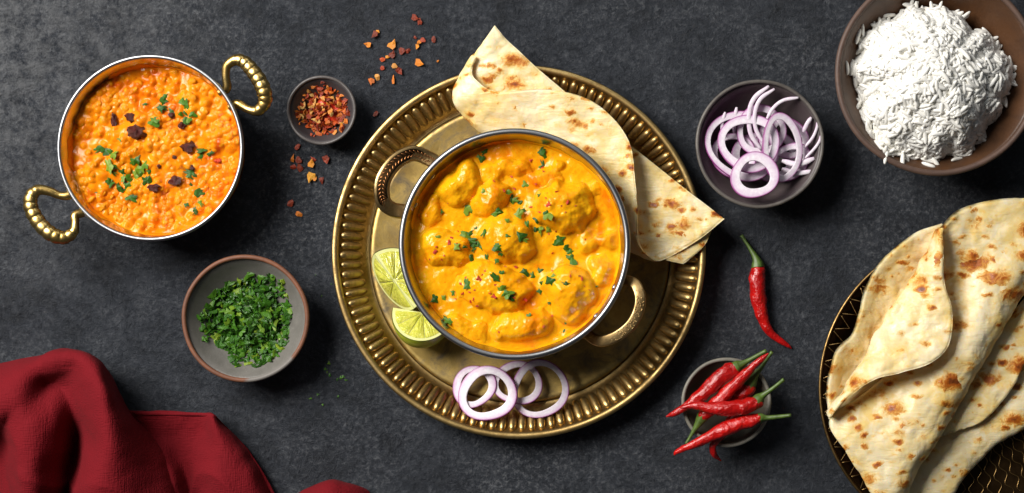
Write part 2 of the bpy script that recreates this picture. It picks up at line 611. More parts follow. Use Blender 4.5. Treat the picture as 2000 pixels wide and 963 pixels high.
# ------------------------------------------------------------------ table
def slab():
    x, y, t = 0.85, 0.65, 0.03
    v = [(-x, -y, 0), (x, -y, 0), (x, y, 0), (-x, y, 0), (-x, -y, -t), (x, -y, -t), (x, y, -t), (-x, y, -t)]
    f = [(0, 1, 2, 3), (4, 7, 6, 5), (0, 4, 5, 1), (1, 5, 6, 2), (2, 6, 7, 3), (3, 7, 4, 0)]
    o = add('tabletop', mesh('tabletop', v, f, TABLE, False))
    o['kind'] = 'structure'
    o['label'] = 'dark grey rough plaster tabletop with pale worn specks'


slab()


# ------------------------------------------------------------------ small shared piece meshes
def leaf_mesh(seed, mat, n=11, lobes=3, thick=0.10, bend=0.25, spiky=0.45):
    r = random.Random(seed)
    ang = [2 * math.pi * (i + r.uniform(-.25, .25)) / n for i in range(n)]
    asp = r.uniform(0.40, 0.85)
    rad = [1 - spiky * (0.5 + 0.5 * math.cos(lobes * a + r.uniform(-.5, .5))) * r.uniform(.5, 1) for a in ang]
    v = []
    for sgn in (1, -1):
        v.append((0, 0, 0.12 + sgn * thick / 2))
        for a, q in zip(ang, rad):
            x, y = q * math.cos(a), q * math.sin(a) * asp
            v.append((x, y, bend * (x * x - 0.4 * y) * 0.8 + sgn * thick / 2 + r.uniform(-.05, .05)))
    m = n + 1
    f = []
    for i in range(n):
        j = (i + 1) % n
        f.append((0, 1 + i, 1 + j))
        f.append((m, m + 1 + j, m + 1 + i))
        f.append((1 + i, m + 1 + i, m + 1 + j, 1 + j))
    return mesh('piece', v, f, mat, False)


LEAVES = [leaf_mesh(100 + i, LEAF, 14, 3 + i % 3, 0.06, random.uniform(-.6, .6), 0.78) for i in range(10)]
FLAKES = [leaf_mesh(200 + i, FLAKE, 8, 2 + i % 2, 0.10, random.uniform(-.9, .9), 0.62) for i in range(9)]
BITS = [leaf_mesh(300 + i, REDBIT, 7, 2 + i % 2, 0.22, 0.3, 0.65) for i in range(5)]


def setmat(o, m):
    o.material_slots[0].link = 'OBJECT'
    o.material_slots[0].material = m


# ------------------------------------------------------------------ pans
def pan_body(root, c, prof, rim_r, rim_z, rim_w):
    part('pan_body', lathe(prof, 128, c), STEEL, root)
    th = np.linspace(0, 2 * math.pi, 128, endpoint=False)
    path = np.stack([c[0] + rim_r * np.cos(th), c[1] + rim_r * np.sin(th), np.full(128, c[2] + rim_z)], 1)
    part('rim', tube(path, np.full(128, rim_w), CIRC, closed=True), STEELR, root)


def disc_grid(n):
    a = np.linspace(-1, 1, n)
    x, y = np.meshgrid(a, a, indexing='ij')
    u = x * np.sqrt(1 - y * y / 2)
    v = y * np.sqrt(1 - x * x / 2)
    return u, v


def food_surface(root, name, c, R, hf, mat, n, labels=None, pname=None, pmat=None):
    """height field over a disc; labelled regions become parts with a body of their own"""
    u, v = disc_grid(n)
    x, y = c[0] + u * R, c[1] + v * R
    z = hf(x, y)
    V = np.stack([x, y, z], 2)
    a, b = np.gradient(V, axis=0), np.gradient(V, axis=1)
    N = np.cross(a, b)
    N /= np.linalg.norm(N, axis=2)[..., None] + 1e-15
    V, N = V.reshape(-1, 3), N.reshape(-1, 3)
    F = np.array(gridfaces(n, n, flip=True))
    lab = labels(x, y).reshape(-1) if labels is not None else np.zeros(n * n, int)
    fl = np.where((lab[F] == lab[F[:, :1]]).all(1), lab[F[:, 0]], 0)
    for k in np.unique(fl):
        ff = F[fl == k]
        used, inv = np.unique(ff, return_inverse=True)
        ff = inv.reshape(ff.shape)
        vv, nn = V[used], N[used]
        q = [tuple(t) for t in ff]
        # close the piece: outline edges go down to a flat underside
        cnt = {}
        for t in q:
            for i in range(4):
                e = (t[i], t[(i + 1) % 4])
                cnt[e] = cnt.get(e, 0) + 1
        edge = [e for e in cnt if (e[1], e[0]) not in cnt]
        bid = {}
        low = vv[:, 2].min() - 0.006
        ev, en = [], []
        for e in edge:
            for i in e:
                if i not in bid:
                    bid[i] = len(vv) + len(ev)
                    ev.append((vv[i][0], vv[i][1], low))
                    en.append((0, 0, -1))
        q += [(e[1], e[0], bid[e[0]], bid[e[1]]) for e in edge]
        vv2 = np.concatenate([vv, np.array(ev)])
        nn2 = np.concatenate([nn, np.array(en)])
        nm = name if k == 0 else pname
        o = part(nm, (vv2, q), mat if k == 0 else (pmat or mat), root)
        o.data.normals_split_custom_set_from_vertices([tuple(map(float, t)) for t in nn2])


# ---- lentil pan on the left
LZ = 0.045
lc = P(294, 289, LZ)
lcen = np.array((lc[0], lc[1], 0.0))
pan1 = thing('serving_pan', lcen, 'small round steel pan with two ribbed gold handles, holding lentil curry', 'pan')
LR = L(182, LZ) - 0.0012
pan_body(pan1, lcen, [(0, 0.0005), (0.038, 0.0005), (0.046, 0.003), (0.053, 0.012), (0.058, 0.028), (LR + 0.0004, 0.0435),
                      (LR, LZ), (LR - 0.0008, 0.0435), (0.0568, 0.028), (0.0518, 0.0125), (0.045, 0.0042), (0.037, 0.0017), (0, 0.0017)], LR, LZ, 0.0015)


def ribbed_handle(pts, z0):
    n = 150
    p = cr(np.array([[a, b] for a, b, r, z in pts]), n)
    r = cr(np.array([[r] for a, b, r, z in pts]), n)[:, 0]
    z = cr(np.array([[z] for a, b, r, z in pts]), n)[:, 0]
    path = np.array([P(a, b, q) for (a, b), q in zip(p, z)])
    t = np.linspace(0, 1, n)
    w = np.clip((t - 0.27) / 0.06, 0, 1) * np.clip((0.83 - t) / 0.06, 0, 1)
    rib = 1.10 - 0.12 * (1 - np.abs(np.sin((t - 0.27) / 0.56 * math.pi * 12))) ** 1.6
    rad = r * S * (1 - w + w * rib)
    return tube(path, np.stack([rad * 1.08, rad * 0.85], 1), CIRC)


part('handle', ribbed_handle([(428, 182, 8, .036), (443, 172, 8, .038), (441, 148, 7, .040), (444, 128, 8, .041), (461, 117, 9.5, .042), (478, 122, 11, .042),
                              (493, 138, 12, .042), (507, 158, 12.5, .042), (516, 180, 12.5, .042), (517, 200, 11, .041), (503, 216, 9, .040),
                              (484, 213, 7, .039), (464, 203, 8, .038), (448, 210, 8, .036)], 0), BRASSP, pan1)
part('handle', ribbed_handle([(150, 372, 8, .036), (132, 382, 8, .038), (114, 381, 7, .039), (97, 374, 8, .040), (76, 371, 9.5, .041), (62, 382, 11, .042),
                              (60, 402, 12, .042), (69, 424, 12.5, .042), (84, 444, 12.5, .042), (104, 459, 12.5, .042), (126, 464, 11, .041), (143, 453, 9, .040),
                              (147, 436, 7, .039), (147, 421, 8, .038), (163, 415, 8, .036)], 0), BRASSP, pan1)

# lentil curry
daal = thing('lentil_curry', lcen + np.array((0, 0, 0.012)), 'orange lentil curry filling the small pan with gold handles', 'curry')
DR, DZ = 0.0588, 0.0315
lent = []
while len(lent) < 400:
    a, r = random.uniform(0, 2 * math.pi), math.sqrt(random.random()) * (DR - 0.003)
    x, y = lcen[0] + r * math.cos(a), lcen[1] + r * math.sin(a)
    if float(vn(x * 52, y * 52, 3.3, 5)) < -0.12:
        if random.random() < 0.8:
            continue
    q = random.uniform(0.0016, 0.0033)
    if all((x - l[0]) ** 2 + (y - l[1]) ** 2 > (0.62 * (q + l[2])) ** 2 for l in lent):
        lent.append((x, y, q))
    else:
        if random.random() < 0.002:
            lent.append((x, y, q))
LA = np.array(lent)


def daal_base(x, y):
    return DZ + 0.0028 * fbm(x * 42, y * 42, 1.0, 3, 2) + 0.0009 * fbm(x * 130, y * 130, 0, 2, 4)


def daal_h(x, y):
    z = daal_base(x, y)
    bump = np.zeros_like(z)
    for lx, ly, q in LA:
        d2 = ((x - lx) ** 2 + (y - ly) ** 2) / (q * 1.45) ** 2
        bump = np.maximum(bump, np.clip(1 - d2, 0, 1) ** 1.5 * q * 0.70)
    r = np.sqrt((x - lcen[0]) ** 2 + (y - lcen[1]) ** 2) / DR
    return z + bump * np.clip((1 - r) * 12, 0, 1)


food_surface(daal, 'sauce', lcen, DR, daal_h, DAAL, 210)
sv, sf = sphere(12, 8)
LM = [mesh('lentil', sv * np.array((1, b, c)) + 0.06 * np.stack([vn(sv[:, 0] * 1.7, sv[:, 1] * 1.7, sv[:, 2] * 1.7, i * 3 + k) for k in range(3)], 1), sf, LENTIL)
      for i, (b, c) in enumerate(((0.95, 0.62), (0.82, 0.66), (0.9, 0.55)))]
order = sorted(range(len(lent)), key=lambda i: -lent[i][2])[:300]
db = daal_base(LA[:, 0], LA[:, 1])
for i in order:
    x, y, q = lent[i]
    add('lentil', LM[i % 3], np.array((x, y, db[i] + q * random.uniform(-0.32, 0.14))) - wl(daal),
        (random.uniform(-.35, .35), random.uniform(-.35, .35), random.uniform(0, 6.3)), (q * random.uniform(.9, 1.15), q * random.uniform(.72, 1.05), q), daal)


def smear(root, c, zf, r_at, mat, seed, hgt):
    n = 220
    th = np.linspace(0, 2 * math.pi, n, endpoint=False)
    k = np.clip(0.35 + 0.9 * fbm(np.cos(th) * 2.6, np.sin(th) * 2.6, 0, 4, seed), 0.02, 1.3)
    k = k + 0.7 * np.exp(-((((th + 0.6 + math.pi) % (2 * math.pi)) - math.pi) / 0.6) ** 2)  # taller at lower right, shaped to keep steel reflections out of the sauce
    V = []
    for t in (0.0, 0.5, 0.85, 1.0):
        z = zf - 0.003 + t * (0.003 + hgt * k)
        r = r_at(z) - (0.0007 if t < 0.9 else 0.0001)
        V.append(np.stack([c[0] + r * np.cos(th), c[1] + r * np.sin(th), z], 1))
    part('sauce_smear', (np.concatenate(V), gridfaces(4, n, wrapv=True, flip=True)), mat, root)


smear(daal, lcen, DZ, lambda z: 0.0568 + (z - 0.028) / 0.0155 * (LR - 0.0008 - 0.0568), DAAL, 5, 0.006)


def drop(kind, me, px, py, size, hfun, label, cat, group, tilt=0.35, mat=None, asp=None, rz=None, lift=0.10):
    z = 0.03
    for _ in range(4):
        p = P(px, py, z)
        z = float(hfun(np.array([p[0]]), np.array([p[1]]))[0])
    p = P(px, py, z)
    s = L(size, z) / 2
    o = add(kind, me, (p[0], p[1], z + s * lift),
            (random.uniform(-tilt, tilt), random.uniform(-tilt, tilt), random.uniform(0, 6.3) if rz is None else rz),
            (s, s * (asp or 1), s))
    if mat:
        setmat(o, mat)
    return tag(o, label, cat, group)


def c1(x, y):
    return x * 0.4568, y * 0.4568 + 60


DHERB = [(700, 305, 44), (690, 330, 46), (735, 345, 34), (795, 315, 52), (790, 350, 34), (825, 355, 38), (790, 385, 42), (660, 392, 50), (430, 505, 56), (455, 518, 44), (488, 530, 44),
         (470, 580, 60), (480, 603, 44), (465, 640, 48), (575, 555, 60), (592, 590, 62), (620, 575, 40), (580, 620, 44), (630, 640, 50), (545, 632, 44), (525, 603, 36), (520, 682, 58),
         (540, 663, 42), (560, 715, 44), (865, 510, 46), (900, 525, 36), (858, 540, 30), (815, 605, 54), (832, 618, 44), (820, 660, 24), (840, 700, 58), (857, 735, 36), (840, 770, 46), (797, 745, 24),
         (512, 465, 20), (620, 315, 22), (415, 692, 16), (705, 282, 30), (770, 357, 24), (640, 600, 28)]
for x, y, s in DHERB:
    px, py = c1(x, y)
    for _k in range(2 if s > 40 else 1):
      drop('parsley_piece', random.choice(LEAVES), px + _k * random.uniform(-9, 9), py + _k * random.uniform(-9, 9), s * 0.4568 * (1.4 - 0.35 * _k), daal_h, 'chopped green parsley piece lying on the orange lentil curry', 'parsley', 'parsley on the lentil curry', 0.4)
fv, ff_ = sphere(20, 13)
CM = []
for i in range(4):
    v = fv.copy()
    q_ = v @ np.array(Euler((0.7 + i, 0.5 + i * 2, 0.9)).to_matrix()).T
    v *= (1 + 0.55 * fbm(q_[:, 0] * 2.6 + i, q_[:, 1] * 2.6, q_[:, 2] * 2.6, 3, 40 + i))[:, None]
    CM.append(mesh('chilli_lump', v * np.array((1, 1, 0.55)), ff_, CHARRED))
for i, (x, y, w, h, lab) in enumerate([(488, 385, 26, 74, 'long thin'), (560, 370, 46, 42, 'small round'), (585, 435, 74, 66, 'largest, glossy'), (735, 360, 36, 30, None), (780, 405, 36, 34, None), (805, 500, 60, 44, None),
                                       (745, 540, 18, 18, None), (935, 557, 44, 24, 'bright'), (750, 642, 58, 44, None), (660, 672, 54, 34, None), (822, 585, 22, 26, None), (680, 580, 18, 22, None), (820, 490, 24, 40, None)]):
    px, py = c1(x, y)
    lb = ['long thin dark fried chilli strip upright on the left of the lentil curry', 'round dark fried chilli piece just above the largest one on lentil curry',
          'largest glossy dark fried chilli piece near the middle of the lentil curry', 'topmost dark fried chilli piece, between two parsley clusters on the lentil curry',
          'small dark chilli piece below the upper right parsley on the lentil curry', 'medium dark chilli piece right of the centre of the lentil curry',
          'tiny dark chilli speck left of the medium chilli, centre of lentil curry', 'brighter red chilli sliver near the right edge of the lentil curry',
          'wide dark chilli piece in the lower middle of the lentil curry', 'dark chilli piece beside the lower left parsley cluster on the lentil curry',
          'small dark chilli piece touching the parsley above the wide lower chilli', 'tiny dark chilli speck at the centre of the lentil curry',
          'narrow dark chilli strip against the medium chilli on the lentil curry'][i]
    o = drop('fried_chilli', CM[i % 4], px, py, w * 0.4568 * 0.86, daal_h, lb, 'chilli piece', 'fried chilli pieces on the lentil curry', 0.2, None, h / w, 0.1, 0.25)
    if lab == 'bright':
        setmat(o, REDBIT)
    o.scale[2] = min(o.scale[0], o.scale[1]) * 1.35

# ------------------------------------------------------------------ brass tray
TZ = 0.021
tc = P(1013, 492, TZ)
tc[2] = 0
tray = thing('brass_tray', tc, 'large round aged brass tray with a fluted rim under the steel pan', 'tray')
RO = L(364, TZ)
RB = L(291, 0.004)
part('tray_base', lathe([(0, 0.0015), (RB * 0.5, 0.0015), (RB - 0.002, 0.0015), (RB + 0.001, 0.0008), (RB + 0.001, 0.0036), (RB - 0.0012, 0.0052), (RB - 0.003, 0.0046), (RB * 0.5, 0.0045), (0, 0.0045)], 160, tc), BRASSB, tray)
r0, r1 = L(306, 0.008), L(352, 0.018)
part('tray_wall', lathe([(RB + 0.0012, 0.001), (r0, 0.0045), (r1, 0.0165), (RO, TZ - 0.0016), (RO + 0.0006, TZ - 0.0006), (RO - 0.0002, TZ + 0.0004), (RO - 0.0022, TZ + 0.0002),
                        (RO - 0.0042, TZ - 0.0006), (r1, 0.0182), ((r0 * 2 + r1) / 3, 0.0092), (r0, 0.0060), (RB + 0.0035, 0.0040), (RB + 0.0013, 0.0038)], 224, tc), BRASS, tray)
NR = 112
sl = math.atan2(0.0182 - 0.0062, r1 - r0)
rv, rf = sphere(10, 12)
rv = rv[:, [2, 0, 1]]
# blunt ended capsule along x, cut below by the wall
rv = np.sign(rv) * np.abs(rv) ** np.array((0.55, 0.9, 0.9))
RIB = mesh('flute', rv * np.array(((r1 - r0) * 0.58, 0.0031, 0.0030)), rf, BRASS)
for i in range(NR):
    a = 2 * math.pi * (i + 0.3) / NR
    rm = (r0 + r1) / 2
    m = Matrix.Rotation(a, 3, 'Z') @ Matrix.Rotation(-sl, 3, 'Y')
    k_ = random.uniform(.93, 1.06)
    add('flute', RIB, (rm * math.cos(a), rm * math.sin(a), 0.0121 + random.uniform(-.0002, .0002)), m.to_euler(), (k_, random.uniform(.9, 1.05), random.uniform(.85, 1.1)), tray)


def tray_h(x, y):
    r = np.sqrt((x - tc[0]) ** 2 + (y - tc[1]) ** 2)
    return np.interp(r, [0, RB, r0, r1, RO, RO + 0.001], [0.0046, 0.0050, 0.0085, 0.0210, 0.0215, 0.0])


# ------------------------------------------------------------------ chicken curry pan
MZ = 0.060
mc = P(1005, 477, MZ)
mc[2] = 0.0047
pan2 = thing('serving_pan', mc, 'large round steel pan with engraved brass handles, holding yellow chicken curry', 'pan')
MR = L(225, MZ) - 0.0016
hz = MZ - mc[2]
pan_body(pan2, mc, [(0, 0.0), (0.046, 0.0), (0.053, 0.003), (0.060, 0.013), (0.0668, 0.028), (0.0722, 0.043), (MR + 0.0006, hz - 0.002), (MR, hz), (MR - 0.0010, hz - 0.002),
                    (0.0708, 0.043), (0.0654, 0.028), (0.0588, 0.0138), (0.052, 0.0045), (0.045, 0.0015), (0, 0.0015)], MR, hz, 0.0021)


def flat_handle(pts, wpx, hm, k=0.3, n=70):
    g = cr(np.array([[a, b, z * 1000] for a, b, z in pts]), n)
    path = np.array([P(a, b, z / 1000) for a, b, z in g])
    rad = np.stack([np.full(n, L(wpx, 0.045) / 2), np.full(n, hm / 2)], 1)
    return path, tube(path, rad, rrect(k, 4))


hp, vf = flat_handle([(856, 322, .040), (838, 310, .044), (806, 300, .049), (772, 317, .053), (748, 353, .055), (748, 390, .053), (765, 408, .048), (790, 414, .042)], 29, 0.0085)
hd1 = part('handle', vf, BRASSH, pan2)
hd1['label'] = 'brass loop handle with leaf engraving'
lv, lf = sphere(8, 5)
eng, band = [], []
for i in range(70):
    t = hp[min(i + 1, 69)] - hp[max(i - 1, 0)]
    t /= np.linalg.norm(t)
    s_ = np.cross(t, (0, 0, 1.0))
    s_ /= np.linalg.norm(s_)
    band.append(hp[i] - s_ * 0.0006 + np.array((0, 0, 0.0041)))
    if i % 2 or i < 3 or i > 66:
        continue
    for sg in (1, -1):
        d = t * 0.75 + s_ * sg * 0.66
        e = np.cross((0, 0, 1.0), d)
        c = band[-1] + s_ * sg * 0.0014 + np.array((0, 0, 0.0004))
        eng.append((c + lv[:, :1] * d * 0.0018 + lv[:, 1:2] * e * 0.0006 + lv[:, 2:] * np.array((0, 0, 0.0005)), lf))
part('engraved_band', tube(np.array(band), np.stack([np.full(70, .0034), np.full(70, .0005)], 1), rrect(.3, 3)), BRONZE, hd1)
part('leaf_engraving', merge(eng), COPPER, hd1)
hp2, vf = flat_handle([(1196, 548, .036), (1218, 548, .043), (1240, 556, .050), (1250, 580, .054), (1247, 606, .055), (1234, 632, .055), (1212, 652, .054), (1186, 664, .050), (1166, 664, .044), (1146, 652, .036)], 22, 0.0095)
hd2 = part('handle', vf, BRASSH, pan2)
eng = []
rr = random.Random(4)
for i in range(2, 68):
    t = hp2[min(i + 1, 69)] - hp2[i - 1]
    t /= np.linalg.norm(t)
    s = np.cross(t, (0, 0, 1.0))
    s /= np.linalg.norm(s)
    for k in range(4):
        c = hp2[i] + s * rr.uniform(-.0026, .0026) + t * rr.uniform(-.001, .001) + np.array((0, 0, 0.0047))
        eng.append((c + lv * np.array((0.0005, 0.0005, 0.0004)) * rr.uniform(.7, 1.4), lf))
part('engraving', merge(eng), BRASSH, hd2)
for i, (px, py) in enumerate(((849, 349), (816, 401), (1199, 561), (1158, 612))):
    ctr = P(px, py, 0.052)
    d = ctr[:2] - mc[:2]
    d /= np.linalg.norm(d)
    p = np.array((*(mc[:2] + d * (MR - 0.0032)), 0.049))
    v, f = sphere(12, 8)
    Rm = np.array(Matrix.Rotation(math.atan2(d[1], d[0]), 3, 'Z'))
    part('rivet', (p + (v * np.array((0.0014, 0.0032, 0.0032))) @ Rm.T, f), STEEL, pan2)

curry = thing('chicken_curry', mc + np.array((0, 0, 0.010)), 'yellow creamy chicken curry filling the large pan on the tray', 'curry')
QR, QZ = 0.0716, 0.0465


def c6(x, y):
    return 760 + x * .4985, 240 + y * .4985


CH_ = []
for (x, y, a, b, rot, h) in [(690, 330, 122, 112, 20, .0150), (270, 245, 100, 76, -30, .0105), (405, 295, 90, 58, -25, .0100), (465, 460, 118, 100, 50, .0135), (215, 490, 92, 74, 10, .0095),
                             (410, 650, 158, 92, 12, .0120), (705, 670, 112, 102, 30, .0125), (515, 800, 125, 60, -14, .0110), (800, 255, 38, 30, 0, .0045), (860, 450, 46, 34, 20, .0045), (790, 460, 40, 34, 0, .0045),
                             (165, 335, 40, 62, 10, .0050), (290, 800, 92, 50, 25, .0060), (600, 215, 66, 38, -10, .0050), (840, 590, 48, 70, 0, .0055), (450, 190, 95, 40, -10, .0050), (660, 170, 26, 20, 0, .0035)]:
    px, py = c6(x, y)
    p = P(px, py, QZ + 0.004)
    CH_.append((p[0], p[1], L(a * .4985, QZ), L(b * .4985, QZ), -math.radians(rot), h))


def curry_base(x, y):
    z = QZ - 0.0008 + 0.0014 * fbm(x * 42, y * 42, 0, 3, 21) + 0.0004 * fbm(x * 200, y * 200, 0, 2, 27)
    return z


def chunk_h(x, y, k):
    cx, cy, a, b, rt, h = CH_[k]
    wx = x + 0.0042 * fbm(x * 75, y * 75, k * 3.1, 2, 31)
    wy = y + 0.0042 * fbm(x * 75, y * 75, k * 3.1 + 9, 2, 37)
    dx, dy = wx - cx, wy - cy
    u = (dx * math.cos(rt) + dy * math.sin(rt)) / a
    v = (-dx * math.sin(rt) + dy * math.cos(rt)) / b
    d2 = (np.abs(u) ** 2.4 + np.abs(v) ** 2.4)
    f = np.clip(1 - d2, 0, None) ** 0.60
    return np.where(d2 < 1, h * f * (1 + 0.11 * fbm(x * 85, y * 85, k, 3, 41)), -0.004 * np.minimum(d2 - 1, 3))


def curry_eval(x, y):
    sh = np.shape(x)
    x, y = np.ravel(x), np.ravel(y)
    base = curry_base(x, y)
    best = np.full(x.shape, -1.0)
    lab = np.zeros(x.shape, int)
    K = 0.0016
    e = np.ones(x.shape)
    for k, c_ in enumerate(CH_):
        near = np.nonzero((x - c_[0]) ** 2 + (y - c_[1]) ** 2 < (1.7 * max(c_[2], c_[3]) + 0.004) ** 2)[0]
        if len(near) == 0:
            continue
        h = chunk_h(x[near], y[near], k)
        e[near] += np.exp(np.clip(h / K, -30, 30))
        lab[near] = np.where((h > best[near]) & (h > 0.0026), k + 1, lab[near])
        best[near] = np.maximum(best[near], h)
    hh = K * np.log(e)
    r = np.sqrt((x - mc[0]) ** 2 + (y - mc[1]) ** 2) / QR
    hh = hh * np.clip((1 - r) * 9, 0, 1)
    fine = 0.00022 * fbm(x * 420, y * 420, 0, 2, 51) * np.clip(hh / 0.003, 0.15, 1)
    return (base + hh + fine).reshape(sh), np.where(lab <= 8, lab, 0).reshape(sh)


def curry_h(x, y):
    return curry_eval(x, y)[0]


food_surface(curry, 'sauce', mc, QR, curry_h, CURRY, 280, lambda x, y: curry_eval(x, y)[1], 'chicken_piece')

smear(curry, mc, QZ, lambda z: 0.0708 + (z - mc[2] - 0.043) / (hz - 0.045) * (MR - 0.0010 - 0.0708), CURRY, 9, 0.005)
MH = [(375, 115, 34), (362, 148, 46), (605, 125, 50), (603, 165, 44), (592, 175, 24), (533, 243, 34), (590, 282, 24), (370, 268, 26), (305, 335, 54), (203, 350, 24), (465, 272, 34), (487, 305, 46), (515, 315, 24), (425, 343, 60), (460, 383, 34),
      (505, 362, 56), (540, 402, 44), (625, 360, 50), (578, 380, 30), (592, 420, 52), (625, 418, 30), (513, 445, 50), (190, 447, 24), (465, 443, 24), (375, 430, 44), (300, 445, 60), (318, 462, 50), (350, 470, 34), (265, 485, 34), (295, 485, 30), (318, 530, 34), (332, 497, 24),
      (362, 490, 26), (425, 490, 46), (438, 512, 24), (383, 528, 30), (423, 537, 32), (670, 463, 50), (692, 492, 36), (718, 540, 56), (708, 505, 34), (530, 585, 44), (562, 600, 40), (593, 580, 34), (308, 635, 46), (415, 605, 44), (440, 590, 28), (440, 652, 46), (465, 670, 46), (630, 620, 46),
      (600, 625, 28), (590, 660, 26), (697, 632, 44), (180, 690, 40), (213, 685, 26), (250, 665, 28), (235, 775, 52), (222, 790, 30), (632, 705, 26), (690, 783, 16), (685, 815, 16), (548, 757, 26), (812, 640, 14), (340, 412, 20)]
for x, y, s in MH:
    px, py = c6(x, y)
    for _k in range(2 if s > 44 else 1):
      drop('parsley_piece', random.choice(LEAVES), px + _k * random.uniform(-9, 9), py + _k * random.uniform(-9, 9), s * .4985 * (1.3 - 0.35 * _k), curry_h, 'chopped green parsley piece scattered on the yellow chicken curry', 'parsley', 'parsley on the chicken curry', 0.3)
MB = [(675, 325), (700, 310), (690, 350), (730, 325), (615, 295), (625, 320), (590, 350), (575, 240), (480, 210), (410, 228), (555, 148), (490, 258), (450, 265), (570, 378), (625, 435), (655, 425), (768, 458), (270, 425), (185, 485), (160, 535),
      (265, 475), (235, 470), (215, 520), (180, 505), (455, 563), (497, 565), (365, 595), (350, 610), (300, 605), (290, 668), (315, 663), (330, 690), (345, 718), (410, 680), (415, 635), (490, 685), (530, 690), (640, 510), (710, 600), (745, 600),
      (765, 640), (800, 670), (640, 580), (260, 690), (430, 820), (605, 798), (640, 755), (230, 315), (320, 700), (375, 580), (280, 630), (545, 455), (470, 690), (605, 190), (600, 175), (755, 610), (785, 655), (245, 450), (205, 535), (335, 655), (395, 668), (620, 275), (655, 270), (560, 330)]
for x, y in MB:
    px, py = c6(x, y)
    drop('chilli_flake', random.choice(BITS), px, py, random.choice((6, 8, 9, 11, 16)), curry_h, 'tiny wet red chilli flake on the yellow chicken curry', 'chilli flake', 'red flakes on the chicken curry', 0.5, None, random.uniform(.5, 1.0))


# ------------------------------------------------------------------ folded flatbread on the tray
def bread_disp(seed, amp=1.0):
    def f(g):
        x, y, z = g[..., 0], g[..., 1], g[..., 2]
        return amp * (0.0011 * fbm(x * 55, y * 55, z * 55, 2, seed) + 0.0005 * fbm(x * 160, y * 160, z * 160, 2, seed + 5))
    return f


fb = thing('folded_flatbread', P(1110, 240, 0.022), 'folded flatbread with brown spots tucked behind the pan on the tray', 'flatbread')
part('folded_sheet', loft([
    [(966, 49, .0300), (948, 76, .0310), (930, 103, .0290), (926, 108, .0310), (929, 110, .0335), (932, 112, .0340)],
    [(985, 72, .0300), (950, 100, .0315), (908, 140, .0280), (903, 146, .0310), (912, 142, .0340), (922, 138, .0350)],
    [(1012, 98, .0300), (958, 132, .0310), (896, 182, .0260), (890, 190, .0310), (906, 176, .0355), (930, 156, .0375)],
    [(1054, 137, .0290), (988, 175, .0290), (922, 228, .0210), (917, 232, .0270), (944, 205, .0360), (970, 178, .0400)],
    [(1110, 184, .0285), (1050, 220, .0270), (985, 275, .0180), (984, 278, .0240), (1030, 225, .0365), (1078, 175, .0425)],
    [(1185, 246, .0280), (1130, 282, .0250), (1080, 325, .0165), (1081, 327, .0240), (1124, 268, .0365), (1165, 203, .0430)],
    [(1270, 314, .0280), (1215, 350, .0250), (1150, 395, .0165), (1152, 397, .0240), (1190, 335, .0365), (1226, 272, .0440)],
    [(1345, 374, .0285), (1290, 412, .0265), (1200, 465, .0180), (1202, 463, .0260), (1225, 420, .0365), (1241, 360, .0430)],
    [(1382, 402, .0290), (1330, 440, .0280), (1250, 490, .0220), (1232, 480, .0290), (1238, 452, .0370), (1246, 420, .0415)],
    [(1415, 428, .0300), (1362, 470, .0290), (1290, 509, .0260), (1262, 497, .0310), (1248, 478, .0370), (1244, 462, .0410)],
], 120, 110, 0.0026, 0.0022, bread_disp(61)), BREAD, fb)
part('under_layer', loft([
    [(1395, 428, .0240), (1340, 430, .0235), (1290, 440, .0225)],
    [(1388, 456, .0240), (1335, 460, .0235), (1290, 470, .0225)],
    [(1372, 484, .0240), (1330, 490, .0240), (1285, 490, .0225)],
    [(1335, 516, .0235), (1300, 508, .0235), (1275, 500, .0225)],
], 40, 30, 0.0024, 0.002, bread_disp(67)), BREAD, fb)

# ------------------------------------------------------------------ lime wedges


